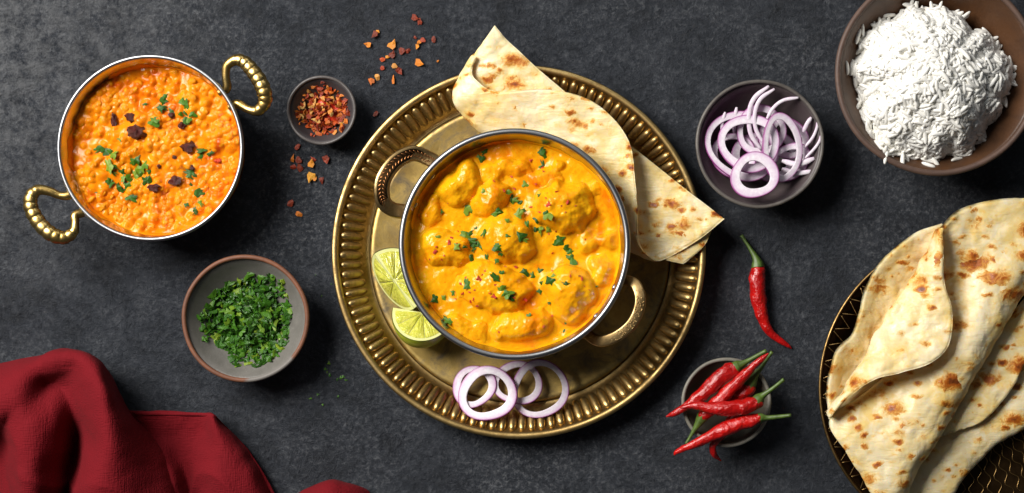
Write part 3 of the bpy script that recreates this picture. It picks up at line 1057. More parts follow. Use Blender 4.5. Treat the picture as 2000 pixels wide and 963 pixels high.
def lime(name, a0, a1, zc, deg1, deg2, label, R=None):
    """axis a0-a1 in pixels; deg are angles of the two cut faces about the axis (0 = right of axis, level; 90 = up)"""
    A, B = P(*a0, zc), P(*a1, zc)
    c = (A + B) / 2
    ax = (B - A) / np.linalg.norm(B - A)
    ra = np.linalg.norm(B - A) / 2
    R = R or ra
    right = np.cross(ax, (0, 0, 1.0))
    up = np.array((0, 0, 1.0))
    def dirn(d):
        return right * math.cos(math.radians(d)) + up * math.sin(math.radians(d))
    root = thing(name, c - np.array((0, 0, R)), label, 'lime')
    n, m = 30, 24
    V = []
    for i in range(n + 1):
        ph = math.pi * i / n
        for j in range(m + 1):
            d = dirn(deg1 + (deg2 - deg1) * j / m)
            V.append(c + ax * math.cos(ph) * ra * 1.02 + d * math.sin(ph) * R)
    part('rind', (np.array(V), gridfaces(n + 1, m + 1)), RIND, root)
    for sgn, dg in ((1, deg1), (-1, deg2)):
        d = dirn(dg)
        nn = np.cross(ax, d)
        nn /= np.linalg.norm(nn)
        inside = dirn((deg1 + deg2) / 2)
        if np.dot(nn, inside) > 0:
            nn = -nn
        # pale pith plate
        V, k = [c + nn * 0.0001], 48
        for i in range(k + 1):
            ph = math.pi * i / k
            V.append(c + ax * math.cos(ph) * ra * 1.0 + d * math.sin(ph) * R * 0.985 + nn * 0.0001)
        part('pith', (np.array(V), [(0, i + 1, i + 2) for i in range(k)]), PITH, root, False)
        cuts = [0.03, 0.21, 0.40, 0.60, 0.79, 0.97]
        for s0, s1 in zip(cuts[:-1], cuts[1:]):
            nr, na = 14, 22
            V = []
            for i in range(nr):
                r = 0.07 + (0.90 - 0.07) * i / (nr - 1)
                for j in range(na):
                    gap = 0.0022 / max(r, 0.10)
                    t = (s0 + gap) + (s1 - s0 - 2 * gap) * j / (na - 1)
                    ph = math.pi * t
                    bump = 0.0011 * (max(0, math.sin(math.pi * j / (na - 1)) * math.sin(math.pi * i / (nr - 1))) ** 0.45) * (1 + 0.55 * float(vn(i * 0.35 + j * 0.1, j * 0.9, dg + s0 * 9)))
                    V.append(c + (ax * math.cos(ph) * ra + d * math.sin(ph) * R) * r + nn * (0.0002 + bump))
            f = gridfaces(nr, na, flip=True)
            part('segment', (np.array(V), f), PULP, root)
    return root


# right of the axis a0->a1 (pointing down the picture) is the left side of the picture
lime('lime_wedge', (731, 496), (809, 602), 0.0280, -58, -166, 'pale lime wedge lying ridge up, upper one of the two beside the pan', 0.0228)
lime('lime_wedge', (768, 601), (884, 621), 0.0262, 38, -62, 'lime wedge showing its green rind, lower one of the two beside the pan', 0.0245)


# ------------------------------------------------------------------ onion rings
def onion_vf(rx, ry, w, th, arc=None, wob=0.04, seed=0):
    n = 56
    closed = arc is None
    t = np.linspace(0, 2 * math.pi, n, endpoint=False) if closed else np.linspace(arc[0], arc[1], n)
    sec = np.array([(1, -.85), (1.05, 0), (1, .85), (.97, .97), (.88, 1), (0.3, .98), (-.4, .98), (-.9, 1), (-.97, .97), (-1, .8), (-1.02, 0), (-1, -.85), (-.9, -1), (0, -1), (.88, -1), (.97, -.97)])
    V, E = [], []
    for i, a in enumerate(t):
        k = 1 + wob * math.sin(2 * a + seed) + wob * 0.6 * math.sin(3 * a + seed * 2.1)
        ww = w * (1 + 0.12 * math.sin(a * 2 + seed * 1.7))
        if not closed:
            e = min(i, n - 1 - i) / 6
            ww *= 0.55 + 0.45 * min(1, e)
        for s, q in sec:
            V.append(((rx * k - w / 2 + ww / 2 * s) * math.cos(a), (ry * k - w / 2 + ww / 2 * s) * math.sin(a), th / 2 * q))
            E.append((s + 1) / 2.06 if abs(s) < 1.01 else (1.0 if s > 0 else 0.0))
    m = len(sec)
    F = gridfaces(n, m, wrapv=True, flip=False)
    if closed:
        F += [((n - 1) * m + j, (n - 1) * m + (j + 1) % m, (j + 1) % m, j) for j in range(m)]
    else:
        F += [tuple(range(m))[::-1], tuple(range((n - 1) * m, n * m))]
    return np.array(V), F, E


def onion(name, px, py, z, rx, ry, w, th, label, group, tilt=(0, 0), rz=0, arc=None, seed=0):
    V, F, E = onion_vf(L(rx, z), L(ry, z), L(w, z), th, arc, 0.05, seed)
    me = mesh(name, V, F, ONION)
    at = me.attributes.new('edge', 'FLOAT', 'POINT')
    at.data.foreach_set('value', E)
    o = add(name, me, P(px, py, z), (math.radians(tilt[0]), math.radians(tilt[1]), rz))
    return tag(o, label, 'onion', group)


G = 'onion rings laid on the brass tray'
# x tilt negative raises the near (lower) side
onion('onion_ring', 926, 755, .0118, 41, 43, 14, .0022, 'leftmost onion ring on the brass tray, partly under its neighbour', G, (-9, 0), 0.3, seed=1)
onion('onion_ring', 1011, 748, .0112, 47, 45, 13, .0022, 'onion ring on the tray, third from the left, under the rightmost ring', G, (-9, 0), 0.1, seed=2)
onion('onion_ring', 952, 769, .0168, 55, 57, 17, .0022, 'large onion ring on the tray, second from the left, lapping the leftmost', G, (-10, 2), 1.2, seed=3)
onion('onion_ring', 1054, 760, .0165, 58, 57, 13, .0022, 'widest onion ring, rightmost of the four on the brass tray', G, (-10, -2), 2.0, seed=4)


# ------------------------------------------------------------------ bowls
def bowl(label, px, py, r, z, mat, rimmat, foot=0.45, floor=0.005, rimw=0.0013, p=2.4):
    c = P(px, py, z)
    c[2] = 0
    R = L(r, z) - rimw
    root = thing('bowl', c, label, 'bowl')
    prof = [(0, 0.0006), (R * foot, 0.0006), (R * foot + 0.001, 0.0025)]
    for t in np.linspace(0.12, 1, 9):
        rr_ = R * foot + (R - R * foot) * t
        prof.append((rr_ + 0.0004, 0.0025 + (z - 0.0035) * t ** 1.5))
    for t in np.linspace(0.97, 0, 16):
        rr_ = (R - 0.0012) * t
        prof.append((rr_, floor + (z - floor - 0.001) * t ** p))
    part('bowl_body', lathe(prof, 112, c), mat, root)
    th = np.linspace(0, 2 * math.pi, 112, endpoint=False)
    wob = 1 + 0.0035 * np.sin(3 * th + px) + 0.002 * np.sin(7 * th)
    path = np.stack([c[0] + R * wob * np.cos(th), c[1] + R * wob * np.sin(th), z - 0.0006 + 0.0003 * np.sin(5 * th)], 1)
    part('rim', tube(path, np.full(112, rimw), CIRC, closed=True), rimmat, root)
    def hf(x, y):
        t = np.sqrt((x - c[0]) ** 2 + (y - c[1]) ** 2) / (R - 0.0012)
        return floor + (z - floor - 0.001) * np.clip(t, 0, 1) ** p
    return c, R, hf


DARKB = m_ceramic('dark_stoneware', (0.035, 0.030, 0.032), (0.052, 0.044, 0.045), 0.42, 60)
DARKR = m_ceramic('dark_stoneware_rim', (0.075, 0.065, 0.062), (0.10, 0.088, 0.082), 0.4, 90)
PLUMB = m_ceramic('plum_brown_stoneware', (0.050, 0.038, 0.040), (0.072, 0.056, 0.055), 0.40, 50)
PLUMR = m_ceramic('worn_plum_rim', (0.08, 0.07, 0.062), (0.14, 0.125, 0.11), 0.45, 90)
GREYB = m_ceramic('grey_glazed_stoneware', (0.125, 0.118, 0.105), (0.165, 0.155, 0.14), 0.40, 90, 0.4,
                  patch=((-0.0335, -0.0290, 0.0215), 0.0135, (0.095, 0.032, 0.014)))
RUSTR = m_ceramic('rust_bare_rim', (0.20, 0.075, 0.035), (0.13, 0.052, 0.028), 0.6, 120, patch=((0.034, -0.027, 0.025), 0.030, (0.17, 0.155, 0.14)))
RUSTB = m_ceramic('rust_brown_stoneware', (0.088, 0.037, 0.014), (0.050, 0.023, 0.011), 0.42, 45)
RUSTBR = m_ceramic('brown_bare_rim', (0.12, 0.070, 0.050), (0.085, 0.052, 0.040), 0.55, 120)
OLIVB = m_ceramic('olive_grey_stoneware', (0.070, 0.062, 0.045), (0.10, 0.090, 0.068), 0.42, 60)
OLIVR = m_ceramic('olive_grey_rim', (0.16, 0.15, 0.12), (0.22, 0.205, 0.17), 0.45, 120)

# flakes bowl
c, R, hf = bowl('smallest dark bowl, filled with dried chilli flakes, left of the tray', 628, 215, 68, 0.020, DARKB, DARKR, rimw=0.0011)


def heap(name, base, label, cat, n, rx, ry, hh, hf, meshes, smin, smax, pname, off=(0, 0), mat_pick=None, tilt=0.9, jag=0.12, seed=1):
    root = thing(name, (base[0], base[1], float(hf(np.array([base[0]]), np.array([base[1]]))[0])), label, cat)
    w0 = wl(root)
    r_ = random.Random(seed)
    for i in range(n):
        a = r_.uniform(0, 2 * math.pi)
        q = math.sqrt(r_.random())
        jj = 1 + jag * math.sin(3 * a + seed) + jag * 0.7 * math.sin(5 * a + 2 * seed) + jag * .5 * math.sin(9 * a)
        x, y = base[0] + q * rx * jj * math.cos(a), base[1] + q * ry * jj * math.sin(a)
        floor_ = float(hf(np.array([x]), np.array([y]))[0])
        top = max(floor_, w0[2] + hh * (1 - q ** 2.2))
        z = floor_ + (top - floor_) * r_.uniform(0.35, 1.0) + 0.0008
        s = r_.uniform(smin, smax)
        o = add(pname, r_.choice(meshes), np.array((x, y, z)) - w0, (r_.uniform(-tilt, tilt), r_.uniform(-tilt, tilt), r_.uniform(0, 6.3)), (s, s * r_.uniform(.7, 1.1), s), root)
    # what lies underneath, joined
    u, v = disc_grid(40)
    th = np.arctan2(v, u)
    jj = 1 + jag * np.sin(3 * th + seed) + jag * 0.7 * np.sin(5 * th + 2 * seed) + jag * .5 * np.sin(9 * th)
    q = np.sqrt(u * u + v * v)
    x, y = base[0] + u * rx * 0.9 * jj, base[1] + v * ry * 0.9 * jj
    z = np.maximum(hf(x, y) - 0.0006, w0[2] + hh * 0.62 * (1 - q ** 2.2)) + 0.0008 * fbm(x * 300, y * 300, 0, 2, seed)
    return root, (np.stack([x, y, z], 2).reshape(-1, 3), gridfaces(40, 40, flip=True))


hb = P(632, 218, 0.012)
root, vf = heap('chilli_flake_heap', hb, 'heap of dried red and orange chilli flakes in the smallest dark bowl', 'chilli flakes', 230, L(52), L(50), 0.0105, hf, FLAKES, 0.0016, 0.0040, 'flake', jag=0.05, seed=3)
part('heap_core', vf, REDBIT, root)['kind'] = 'stuff'

# parsley bowl
c, R, hf = bowl('grey stoneware bowl with a rust brown rim, filled with chopped parsley', 479, 622, 125, 0.030, GREYB, RUSTR, rimw=0.0016)
pb = P(486, 624, 0.016)
root, vf = heap('chopped_parsley_heap', pb, 'heap of chopped green parsley in the grey bowl with a rust rim', 'parsley', 300, L(88), L(90), 0.0150, hf, LEAVES, 0.0032, 0.0062, 'leaf_piece', jag=0.08, seed=5)
core = part('heap_core', vf, LEAF, root)
core['kind'] = 'stuff'
w0 = wl(root)
r_ = random.Random(9)
ex = []
srcs = [(np.array([tuple(q.co) for q in m.vertices]), [tuple(p.vertices) for p in m.polygons]) for m in LEAVES]
for i in range(520):
    a, q = r_.uniform(0, 6.283), math.sqrt(r_.random())
    jj = 1 + .08 * math.sin(3 * a + 5) + .056 * math.sin(5 * a + 10) + .04 * math.sin(9 * a)
    x, y = pb[0] + q * L(84) * jj * math.cos(a), pb[1] + q * L(86) * jj * math.sin(a)
    fl = float(hf(np.array([x]), np.array([y]))[0])
    top = max(fl, w0[2] + 0.0140 * (1 - q ** 2.2))
    v, f = r_.choice(srcs)
    s = r_.uniform(.0018, .0036)
    Rm = np.array(Euler((r_.uniform(-.9, .9), r_.uniform(-.9, .9), r_.uniform(0, 6.3))).to_matrix())
    ex.append(((v * s) @ Rm.T + np.array((x, y, fl + (top - fl) * r_.uniform(.5, .95) + 0.0006)), f))
part('leaf_bits', merge(ex), LEAF, root, False)['kind'] = 'stuff'


def flat(x, y):
    return np.zeros_like(x) + 0.0003


for x, y, s in [(940, 690, 26), (920, 725, 24), (945, 760, 30), (930, 742, 20), (990, 785, 24), (1010, 775, 26), (1042, 790, 28), (1025, 770, 26), (875, 875, 22), (832, 898, 24), (995, 885, 20), (903, 935, 18), (862, 172, 10), (897, 295, 12), (955, 225, 12)]:
    drop('parsley_piece', random.choice(LEAVES), 330 + x * .3322, 480 + y * .3322, s * .36, flat, 'small green parsley crumb fallen on the table beside the parsley bowl', 'parsley', 'parsley crumbs on the table', 0.3)

for x, y, s, k in [(592, 55, 34, 'd'), (612, 70, 36, 'd'), (422, 127, 36, 'd'), (432, 115, 22, 'o'), (393, 170, 30, 'o'), (495, 173, 42, 'o'), (537, 197, 36, 'd'), (562, 196, 30, 'd'), (496, 213, 34, 'd'), (477, 222, 26, 'o'), (453, 233, 24, 'r'), (505, 260, 30, 'r'), (453, 270, 24, 'r'), (525, 282, 34, 'r'),
                   (610, 248, 40, 'o'), (690, 240, 16, 'r'), (592, 138, 20, 'd'), (626, 150, 28, 'r'), (603, 178, 24, 'o'), (610, 160, 24, 'r'), (672, 148, 36, 'd'), (405, 322, 40, 'r'), (432, 308, 36, 'r'), (500, 318, 46, 'y'), (425, 465, 36, 'd'), (90, 607, 38, 'd'), (70, 658, 34, 'r'), (95, 663, 36, 'd'), (158, 658, 28, 'r'), (150, 680, 36, 'o'),
                   (213, 660, 38, 'd'), (73, 693, 26, 'r'), (100, 697, 34, 'd'), (148, 733, 44, 'o'), (165, 742, 30, 'o'), (193, 748, 32, 'd'), (60, 848, 34, 'd'), (95, 893, 38, 'r')]:
    kind = {'d': 'dark red', 'o': 'orange', 'r': 'bright red', 'y': 'pale yellow'}[k]
    where = 'above the tray' if y < 500 else 'below the smallest bowl'
    drop('chilli_flake', random.choice(FLAKES), 540 + x * .4569, 10 + y * .4569, s * .60, flat, kind + ' dried chilli flake loose on the table ' + where, 'chilli flake', kind + ' flakes ' + where, 0.3,
         {'d': FLAKED, 'o': FLAKEO, 'r': FLAKE, 'y': FLAKEO}[k], 0.55 if k == 'y' else None, None, 0.22)

# onion bowl
c, R, hf = bowl('dark plum brown bowl full of sliced red onion rings', 1484, 281, 126, 0.034, PLUMB, PLUMR, rimw=0.0013)
G = 'sliced onion in the dark bowl'


def c2(x, y):
    return 1340 + x * .3115, 130 + y * .3115


def oring(x, y, z, rx, ry, w, label, tilt=(0, 0), rz=0, seed=0, th=.0022):
    px, py = c2(x, y)
    z += 0.005
    onion('onion_ring', px, py, z, rx * .3115, ry * .3115, w * .3115, th, label, G, tilt, rz, None, seed)


oring(545, 560, .0120, 150, 165, 48, 'onion ring lying lowest in the pile, mostly covered, in the dark bowl', (6, 5), 0.4, 1)
oring(430, 560, .0140, 150, 150, 50, 'covered onion ring left of the lowest one in the dark bowl', (-5, 8), 1.4, 2)
oring(640, 450, .0165, 125, 135, 44, 'onion ring behind the tall right ring in the dark bowl', (8, -14), 0.8, 5)
oring(520, 480, .0185, 70, 135, 40, 'narrow tilted onion ring inside the larger rings in the dark bowl', (4, 10), 0.2, 6)
oring(470, 400, .0200, 165, 150, 42, 'onion ring showing only its upper arc in the middle of the dark bowl', (3, -4), 0.7, 11)
oring(640, 600, .0190, 150, 110, 44, 'onion ring showing only its lower right arc in the dark bowl', (-6, -4), 0.4, 12)
oring(300, 560, .0175, 140, 150, 40, 'onion ring peeping out inside the lower left of the largest ring', (-4, 9), 1.1, 13)
oring(355, 495, .0215, 228, 228, 40, 'largest onion ring, at the left of the dark bowl', (-3, 7), 0.3, 3)
oring(395, 480, .0262, 192, 186, 52, 'broad onion ring lying inside the largest one in the dark bowl', (-4, 3), 0.9, 4)
oring(600, 508, .0290, 128, 222, 40, 'tall right onion ring standing partly on edge in the dark bowl', (2, 12), 0.12, 7)
oring(430, 682, .0345, 145, 154, 58, 'smallest thick onion ring on top, at the front of the dark bowl', (-6, 0), 0.5, 8)


def ostrip(pts, z, w, label, z2=None):
    p = cr(np.array([c2(*q) for q in pts]), 30)
    zz = np.linspace(z, z2 if z2 is not None else z, 30) + 0.004
    path = np.array([P(a, b, q) for (a, b), q in zip(p, zz)])
    t = np.linspace(0, 1, 30)
    ta = 0.55 + 0.45 * np.clip(np.minimum(t, 1 - t) * 6, 0, 1)
    sec = [(1, -.7), (1.05, 0), (1, .7), (.5, 1), (-.5, 1), (-1, .7), (-1.05, 0), (-1, -.7), (-.5, -1), (.5, -1)]
    V, F = tube(path, np.stack([ta * w * .80 * .3115 * S / 2, ta * 0.0012], 1), sec)
    base = path.mean(0)
    me = mesh('onion_strip', V - base, F, ONION)
    at = me.attributes.new('edge', 'FLOAT', 'POINT')
    at.data.foreach_set('value', [1.0 if s < -1.02 else (0.75 - s) / 2.2 for _ in range(30) for s, _q in sec])
    tag(add('onion_strip', me, base), label, 'onion', G)


ostrip([(470, 520), (405, 420), (395, 290), (430, 195), (520, 122)], .022, 34, 'outer of the two long onion strips reaching the top of the dark bowl', .031)
ostrip([(500, 500), (440, 400), (430, 300), (465, 205), (555, 140)], .0235, 30, 'inner of the two long onion strips reaching the top of the dark bowl', .031)
ostrip([(500, 340), (545, 262), (610, 212), (705, 195)], .026, 26, 'single curved onion strip pointing to the upper right of the dark bowl', .030)
ostrip([(735, 410), (755, 365), (785, 318)], .026, 30, 'short onion strip at the right, leftmost of three near the rim', .029)
ostrip([(740, 510), (790, 450), (818, 390), (828, 328)], .025, 22, 'thin onion strip at the right, middle one of three near the rim', .029)
ostrip([(745, 575), (800, 520), (835, 470), (853, 412)], .025, 22, 'thin onion strip at the right, nearest the rim of the dark bowl', .029)
ostrip([(600, 590), (700, 612), (805, 575)], .0245, 40, 'onion strip at the lower right of the dark bowl, upper of two', .026)
ostrip([(600, 640), (690, 668), (800, 655)], .0235, 34, 'onion strip at the lower right of the dark bowl, lower of two', .025)
ostrip([(230, 430), (225, 360), (245, 285)], .020, 26, 'short onion strip tip at the upper left behind the largest ring', .023)
ostrip([(300, 420), (305, 330), (317, 255)], .019, 28, 'short onion strip tip behind the top of the largest ring', .022)

# rice bowl
c, R, hf = bowl('wide rust brown stoneware bowl heaped with white rice', 1832, 143, 201, 0.052, RUSTB, RUSTBR, rimw=0.0020, p=2.2)
rb = P(1826, 157, 0.055)
rice = thing('cooked_rice', (rb[0], rb[1], 0.030), 'mound of white long grain rice in the rust brown bowl', 'rice')
RRx, RRy = L(150, .055), L(150, .055)


def rice_out(a):
    return 1 + .045 * np.sin(3 * a + 1) + .04 * np.sin(5 * a + .4) + .03 * np.sin(11 * a) + .02 * np.sin(17 * a + 2)


def rice_h(x, y):
    dx, dy = (x - rb[0]) / RRx, (y - rb[1]) / RRy
    q = np.sqrt(dx * dx + dy * dy) / rice_out(np.arctan2(dy, dx))
    return 0.036 + 0.036 * np.clip(1 - q ** 2.3, 0, 1) ** 0.8 + 0.0030 * fbm(x * 60, y * 60, 0, 3, 77), q


u, v = disc_grid(70)
an = np.arctan2(v, u)
x, y = rb[0] + u * RRx * 0.95 * rice_out(an), rb[1] + v * RRy * 0.95 * rice_out(an)
z, q = rice_h(x, y)
z = np.maximum(z - 0.0032, hf(x, y) + 0.0005)
part('rice_core', (np.stack([x, y, z], 2).reshape(-1, 3), gridfaces(70, 70, flip=True)), RICE, rice)['kind'] = 'stuff'
gv, gf = sphere(8, 9)
gv = gv[:, [2, 0, 1]]
gv = np.sign(gv) * np.abs(gv) ** np.array((0.8, 1, 1)) * np.array((1, 0.285, 0.27))
GM = []
for k in range(3):
    b = gv.copy()
    b[:, 2] += 0.10 * (k - 1) * b[:, 0] ** 2
    b[:, 1] += 0.08 * (k - 0.5) * b[:, 0] ** 2
    GM.append((b, mesh('grain', b, gf, RICE)))
r_ = random.Random(21)
items = []
ng = 3000
ga, gq = RNG.uniform(0, 2 * math.pi, ng), np.sqrt(RNG.random(ng)) * np.where(RNG.random(ng) < 0.05, 1.10, 1.02)
gx, gy = rb[0] + gq * RRx * rice_out(ga) * np.cos(ga), rb[1] + gq * RRy * rice_out(ga) * np.sin(ga)
gz = rice_h(gx, gy)[0]
gzx = (rice_h(gx + 0.0008, gy)[0] - gz) / 0.0008
gzy = (rice_h(gx, gy + 0.0008)[0] - gz) / 0.0008
gb = hf(gx, gy)
for x, y, z, zx, zy, zb in zip(gx, gy, gz, gzx, gzy, gb):
    if x > rb[0] + L(185):
        continue
    nrm = Vector((-zx * 0.8 + r_.uniform(-.32, .32), -zy * 0.8 + r_.uniform(-.32, .32), 1)).normalized()
    lift = r_.uniform(-0.0034, 0.0010)
    rot = nrm.to_track_quat('Z', 'Y').to_matrix() @ Matrix.Rotation(r_.uniform(0, 6.283), 3, 'Z')
    items.append((lift, x, y, max(z + lift, zb + 0.0014), rot, r_.uniform(.0044, .0058), r_.randrange(3)))
items.sort(key=lambda t: -t[0])
w0 = wl(rice)
for lift, x, y, z, rot, s, k in items[:300]:
    add('grain', GM[k][1], np.array((x, y, z)) - w0, rot.to_euler(), (s, s, s), rice)
part('loose_grains', merge([((GM[k][0] * s) @ np.array(rot).T + np.array((x, y, z)), gf) for lift, x, y, z, rot, s, k in items[300:]]), RICE, rice)['kind'] = 'stuff'


# ------------------------------------------------------------------ chillies
def chilli(label, pod, stem, group=None, seed=0):
    pod = np.array(pod, float)
    n = 54
    g = cr(pod * np.array((1, 1, 1000, 1)), n)
    path = np.array([P(a, b, z / 1000) for a, b, z, r in g])
    rad = np.maximum(g[:, 3] * 0.93, 0.8) * S
    root = thing('red_chilli', path[n // 2] - np.array((0, 0, rad.max())), label, 'chilli', group)
    V, F = tube(path, rad, [(math.cos(a), math.sin(a)) for a in np.linspace(0, 2 * math.pi, 22, endpoint=False)])
    ctr = np.repeat(path, 22, 0)
    d = V - ctr
    k = 1 + 0.17 * fbm(V[:, 0] * 150, V[:, 1] * 130, V[:, 2] * 130, 2, seed) + 0.05 * fbm(V[:, 0] * 320, V[:, 1] * 320, V[:, 2] * 320, 2, seed + 3)
    part('pod', (ctr + d * k[:, None], F), CHILLI, root)
    stem = np.array(stem, float)
    g = cr(stem * np.array((1, 1, 1000, 1)), 26)
    p2 = np.array([P(a, b, z / 1000) for a, b, z, r in g])
    V, F = tube(p2, np.maximum(g[:, 3], 1) * S, CIRC)
    ct = np.repeat(p2, 14, 0)
    kk = 1 + 0.12 * np.cos(5 * np.tile(np.arange(14) * 2 * math.pi / 14, 26)) * np.linspace(1, 0.2, 26).repeat(14)
    part('stem', (ct + (V - ct) * kk[:, None], F), STEM, root)
    return root


z0 = 0.0058
chilli('single red chilli lying on the table between tray and bread plate',
       [(1480, 519, z0, 11), (1480, 526, z0, 15.5), (1479, 548, z0 + .0002, 17.5), (1481, 575, z0 + .0002, 17), (1484, 602, .0054, 14.5), (1493, 632, .0044, 11.5), (1508, 653, .0034, 8.5), (1527, 667, .0026, 6.5), (1540, 676, .002, 4), (1546, 681, .0016, 1.2)],
       [(1480, 522, z0, 13), (1479, 514, z0, 11), (1476, 504, z0 + .0002, 7), (1466, 487, .0055, 4), (1456, 472, .0048, 3.2), (1448, 460, .004, 3.6)], None, 1)
c, R, hf = bowl('small olive grey bowl holding a bunch of red chillies', 1419, 786, 88, 0.024, OLIVB, OLIVR, rimw=0.0013)
G = 'red chillies in the small bowl'
chilli('mostly hidden red chilli, only its hooked tip hanging below the small bowl', [(1440, 790, .018, 10), (1432, 815, .019, 13), (1415, 842, .024, 12), (1400, 858, .0265, 9), (1392, 872, .0265, 7), (1394, 886, .024, 6), (1401, 894, .021, 4), (1408, 900, .019, 1.5)],
       [(1440, 792, .018, 9), (1442, 786, .018, 7), (1444, 775, .018, 4), (1446, 770, .018, 3)], G, 12)
chilli('short red chilli in the bowl with its green stem pointing up, behind the others', [(1466, 752, .026, 9), (1463, 758, .026, 13), (1452, 766, .025, 15), (1438, 775, .0235, 15), (1422, 788, .021, 12), (1408, 800, .019, 8), (1400, 810, .017, 3)],
       [(1462, 757, .026, 12), (1467, 748, .0265, 10), (1476, 731, .028, 6), (1486, 719, .030, 4), (1497, 703, .032, 3.2), (1508, 687, .034, 3.4)], G, 13)
chilli('long thin red chilli in the bowl, stem lower left, tip top right', [(1370, 817, .027, 9), (1375, 811, .0275, 12), (1388, 800, .028, 14.5), (1410, 777, .030, 15), (1436, 751, .033, 12.5), (1459, 727, .0355, 10), (1478, 709, .037, 7.5), (1492, 698, .038, 4.5), (1501, 690, .0385, 1.3)],
       [(1373, 813, .0272, 11), (1368, 821, .027, 9), (1362, 831, .027, 6), (1353, 845, .0265, 3.6), (1346, 857, .026, 3), (1340, 867, .0255, 3.4)], G, 14)
chilli('plump red chilli at the upper left of the bowl, tip hanging over the left rim', [(1440, 716, .031, 10), (1434, 720, .031, 15), (1420, 729, .031, 16.5), (1402, 742, .031, 16), (1384, 760, .030, 14.5), (1360, 779, .0295, 11.5), (1336, 797, .029, 8), (1318, 807, .028, 6), (1301, 814, .027, 1.5)],
       [(1436, 719, .031, 13), (1443, 714, .031, 11), (1449, 711, .0315, 7), (1462, 704, .032, 4.5), (1480, 694, .033, 4), (1497, 685, .034, 4)], G, 15)
chilli('red chilli lying level across the front middle of the bowl', [(1482, 780, .037, 9), (1478, 785, .037, 14), (1463, 791, .0375, 16.5), (1446, 795, .038, 15.5), (1420, 798, .0385, 14.5), (1392, 797, .038, 12.5), (1366, 793, .0375, 9.5), (1346, 793, .036, 6), (1328, 797, .0355, 1.5)],
       [(1477, 785, .037, 12), (1484, 777, .037, 10), (1490, 772, .0375, 6), (1506, 761, .039, 4), (1520, 750, .0405, 3.4), (1531, 741, .042, 3.8)], G, 16)
chilli('long red chilli across the bottom of the bowl, tip at far left', [(1486, 816, .035, 7), (1481, 817, .035, 11), (1459, 823, .035, 14.5), (1433, 831, .035, 14.5), (1404, 844, .034, 13), (1376, 857, .033, 11), (1350, 870, .032, 9), (1332, 877, .0305, 7), (1321, 883, .029, 4.5), (1317, 889, .028, 1.5)],
       [(1481, 817, .035, 10), (1488, 816, .035, 9), (1497, 816, .0355, 5), (1510, 815, .0365, 4.4), (1528, 813, .038, 3.8), (1545, 811, .040, 3.2)], G, 17)

# ------------------------------------------------------------------ bread plate
PZ = 0.014
pc = P(1904, 758, PZ)
pc[2] = 0
plate = thing('bread_plate', pc, 'dark embossed bronze plate with wavy gold lines under the flatbreads', 'plate')
PR = L(302, PZ)
PRI = PR * 0.83
part('plate_body', lathe([(0, .001), (PRI, .001), (PR, PZ - .002), (PR + .0004, PZ - .001), (PR - .001, PZ - .0004), (PRI + .004, .0052), (PRI, .0036), (0, .0036)], 160, pc), BRONZE, plate)
th = np.linspace(0, 2 * math.pi, 160, endpoint=False)
part('rim', tube(np.stack([pc[0] + PR * np.cos(th), pc[1] + PR * np.sin(th), np.full(160, PZ - 0.0006)], 1), np.full(160, .0012), CIRC, closed=True), GOLDW, plate)
NT = 56
rr0, rr1 = PRI + 0.006, PR - 0.002


def wz(r):
    return np.interp(r, [0, PRI, PRI + .004, PR], [.0036, .0036, .0052, PZ - .0004])


tv = []
hw = math.pi / NT * rr1 * 0.86
for (r, s) in ((rr0, 0), (rr1, -hw), (rr1, hw)):
    tv.append((r, s, float(wz(r)) + 0.0001))
cx_, cz_ = (rr0 + 2 * rr1) / 3, float(wz((rr0 + 2 * rr1) / 3)) + 0.0014
TRI = mesh('triangle', [(*t,) for t in tv] + [(cx_, 0, cz_)], [(0, 1, 3)[::-1], (1, 2, 3)[::-1], (2, 0, 3)[::-1]], BRONZE, False)
TRG = tube(np.array([tv[1], tv[0], tv[2]]) + np.array((0, 0, .0003)), np.full(3, .00035), CIRC[::2])
TRIW = mesh('triangle_edge', TRG[0], TRG[1], GOLDW)
for i in range(NT):
    a = 2 * math.pi * i / NT
    if not (math.radians(95) < a < math.radians(300)):
        continue
    t = add('triangle', TRI, (0, 0, 0), (0, 0, a), None, plate)
    add('edge_line', TRIW, (0, 0, 0), None, None, t)
# wavy relief lines fanning over the floor of the plate
for i in range(-26, 27):
    n = 64
    t = np.linspace(0, 1, n)
    ang = math.radians(-90 + i * 5.2)
    r = 0.030 + t * (PRI - 0.032)
    sg = 1 if i % 2 else -1
    da = sg * math.radians(1.55) * np.sin(t * math.pi * 9)
    path = np.stack([pc[0] + r * np.cos(ang + da), pc[1] + r * np.sin(ang + da), np.full(n, .0038)], 1)
    part('wavy_line', tube(path, np.full(n, 0.00042), CIRC[::2]), GOLDW, plate)

# ------------------------------------------------------------------ flatbreads on the plate
b2 = thing('folded_flatbread', P(1900, 880, 0.012), 'lower folded flatbread on the bronze plate, showing below the top one', 'flatbread')
part('lower_fold', loft([
    [(2130, 610, 0.0135), (2150, 660, 0.0150), (2140, 720, 0.0135), (2130, 730, 0.0065)],
    [(2010, 700, 0.0135), (2060, 745, 0.0160), (2078, 780, 0.0145), (2068, 788, 0.0065)],
    [(1930, 770, 0.0135), (1965, 800, 0.0165), (2004, 826, 0.0145), (1996, 832, 0.0065)],
    [(1860, 830, 0.0135), (1905, 845, 0.0170), (1950, 858, 0.0145), (1944, 864, 0.0065)],
    [(1800, 890, 0.0135), (1850, 895, 0.0170), (1903, 901, 0.0145), (1898, 908, 0.0065)],
    [(1750, 950, 0.0135), (1810, 945, 0.0165), (1868, 942, 0.0145), (1862, 950, 0.0065)],
    [(1715, 1010, 0.0115), (1780, 1000, 0.0155), (1845, 985, 0.0135), (1838, 992, 0.0065)],
], 80, 44, 0.0028, 0.0022, bread_disp(83)), BREAD, b2)
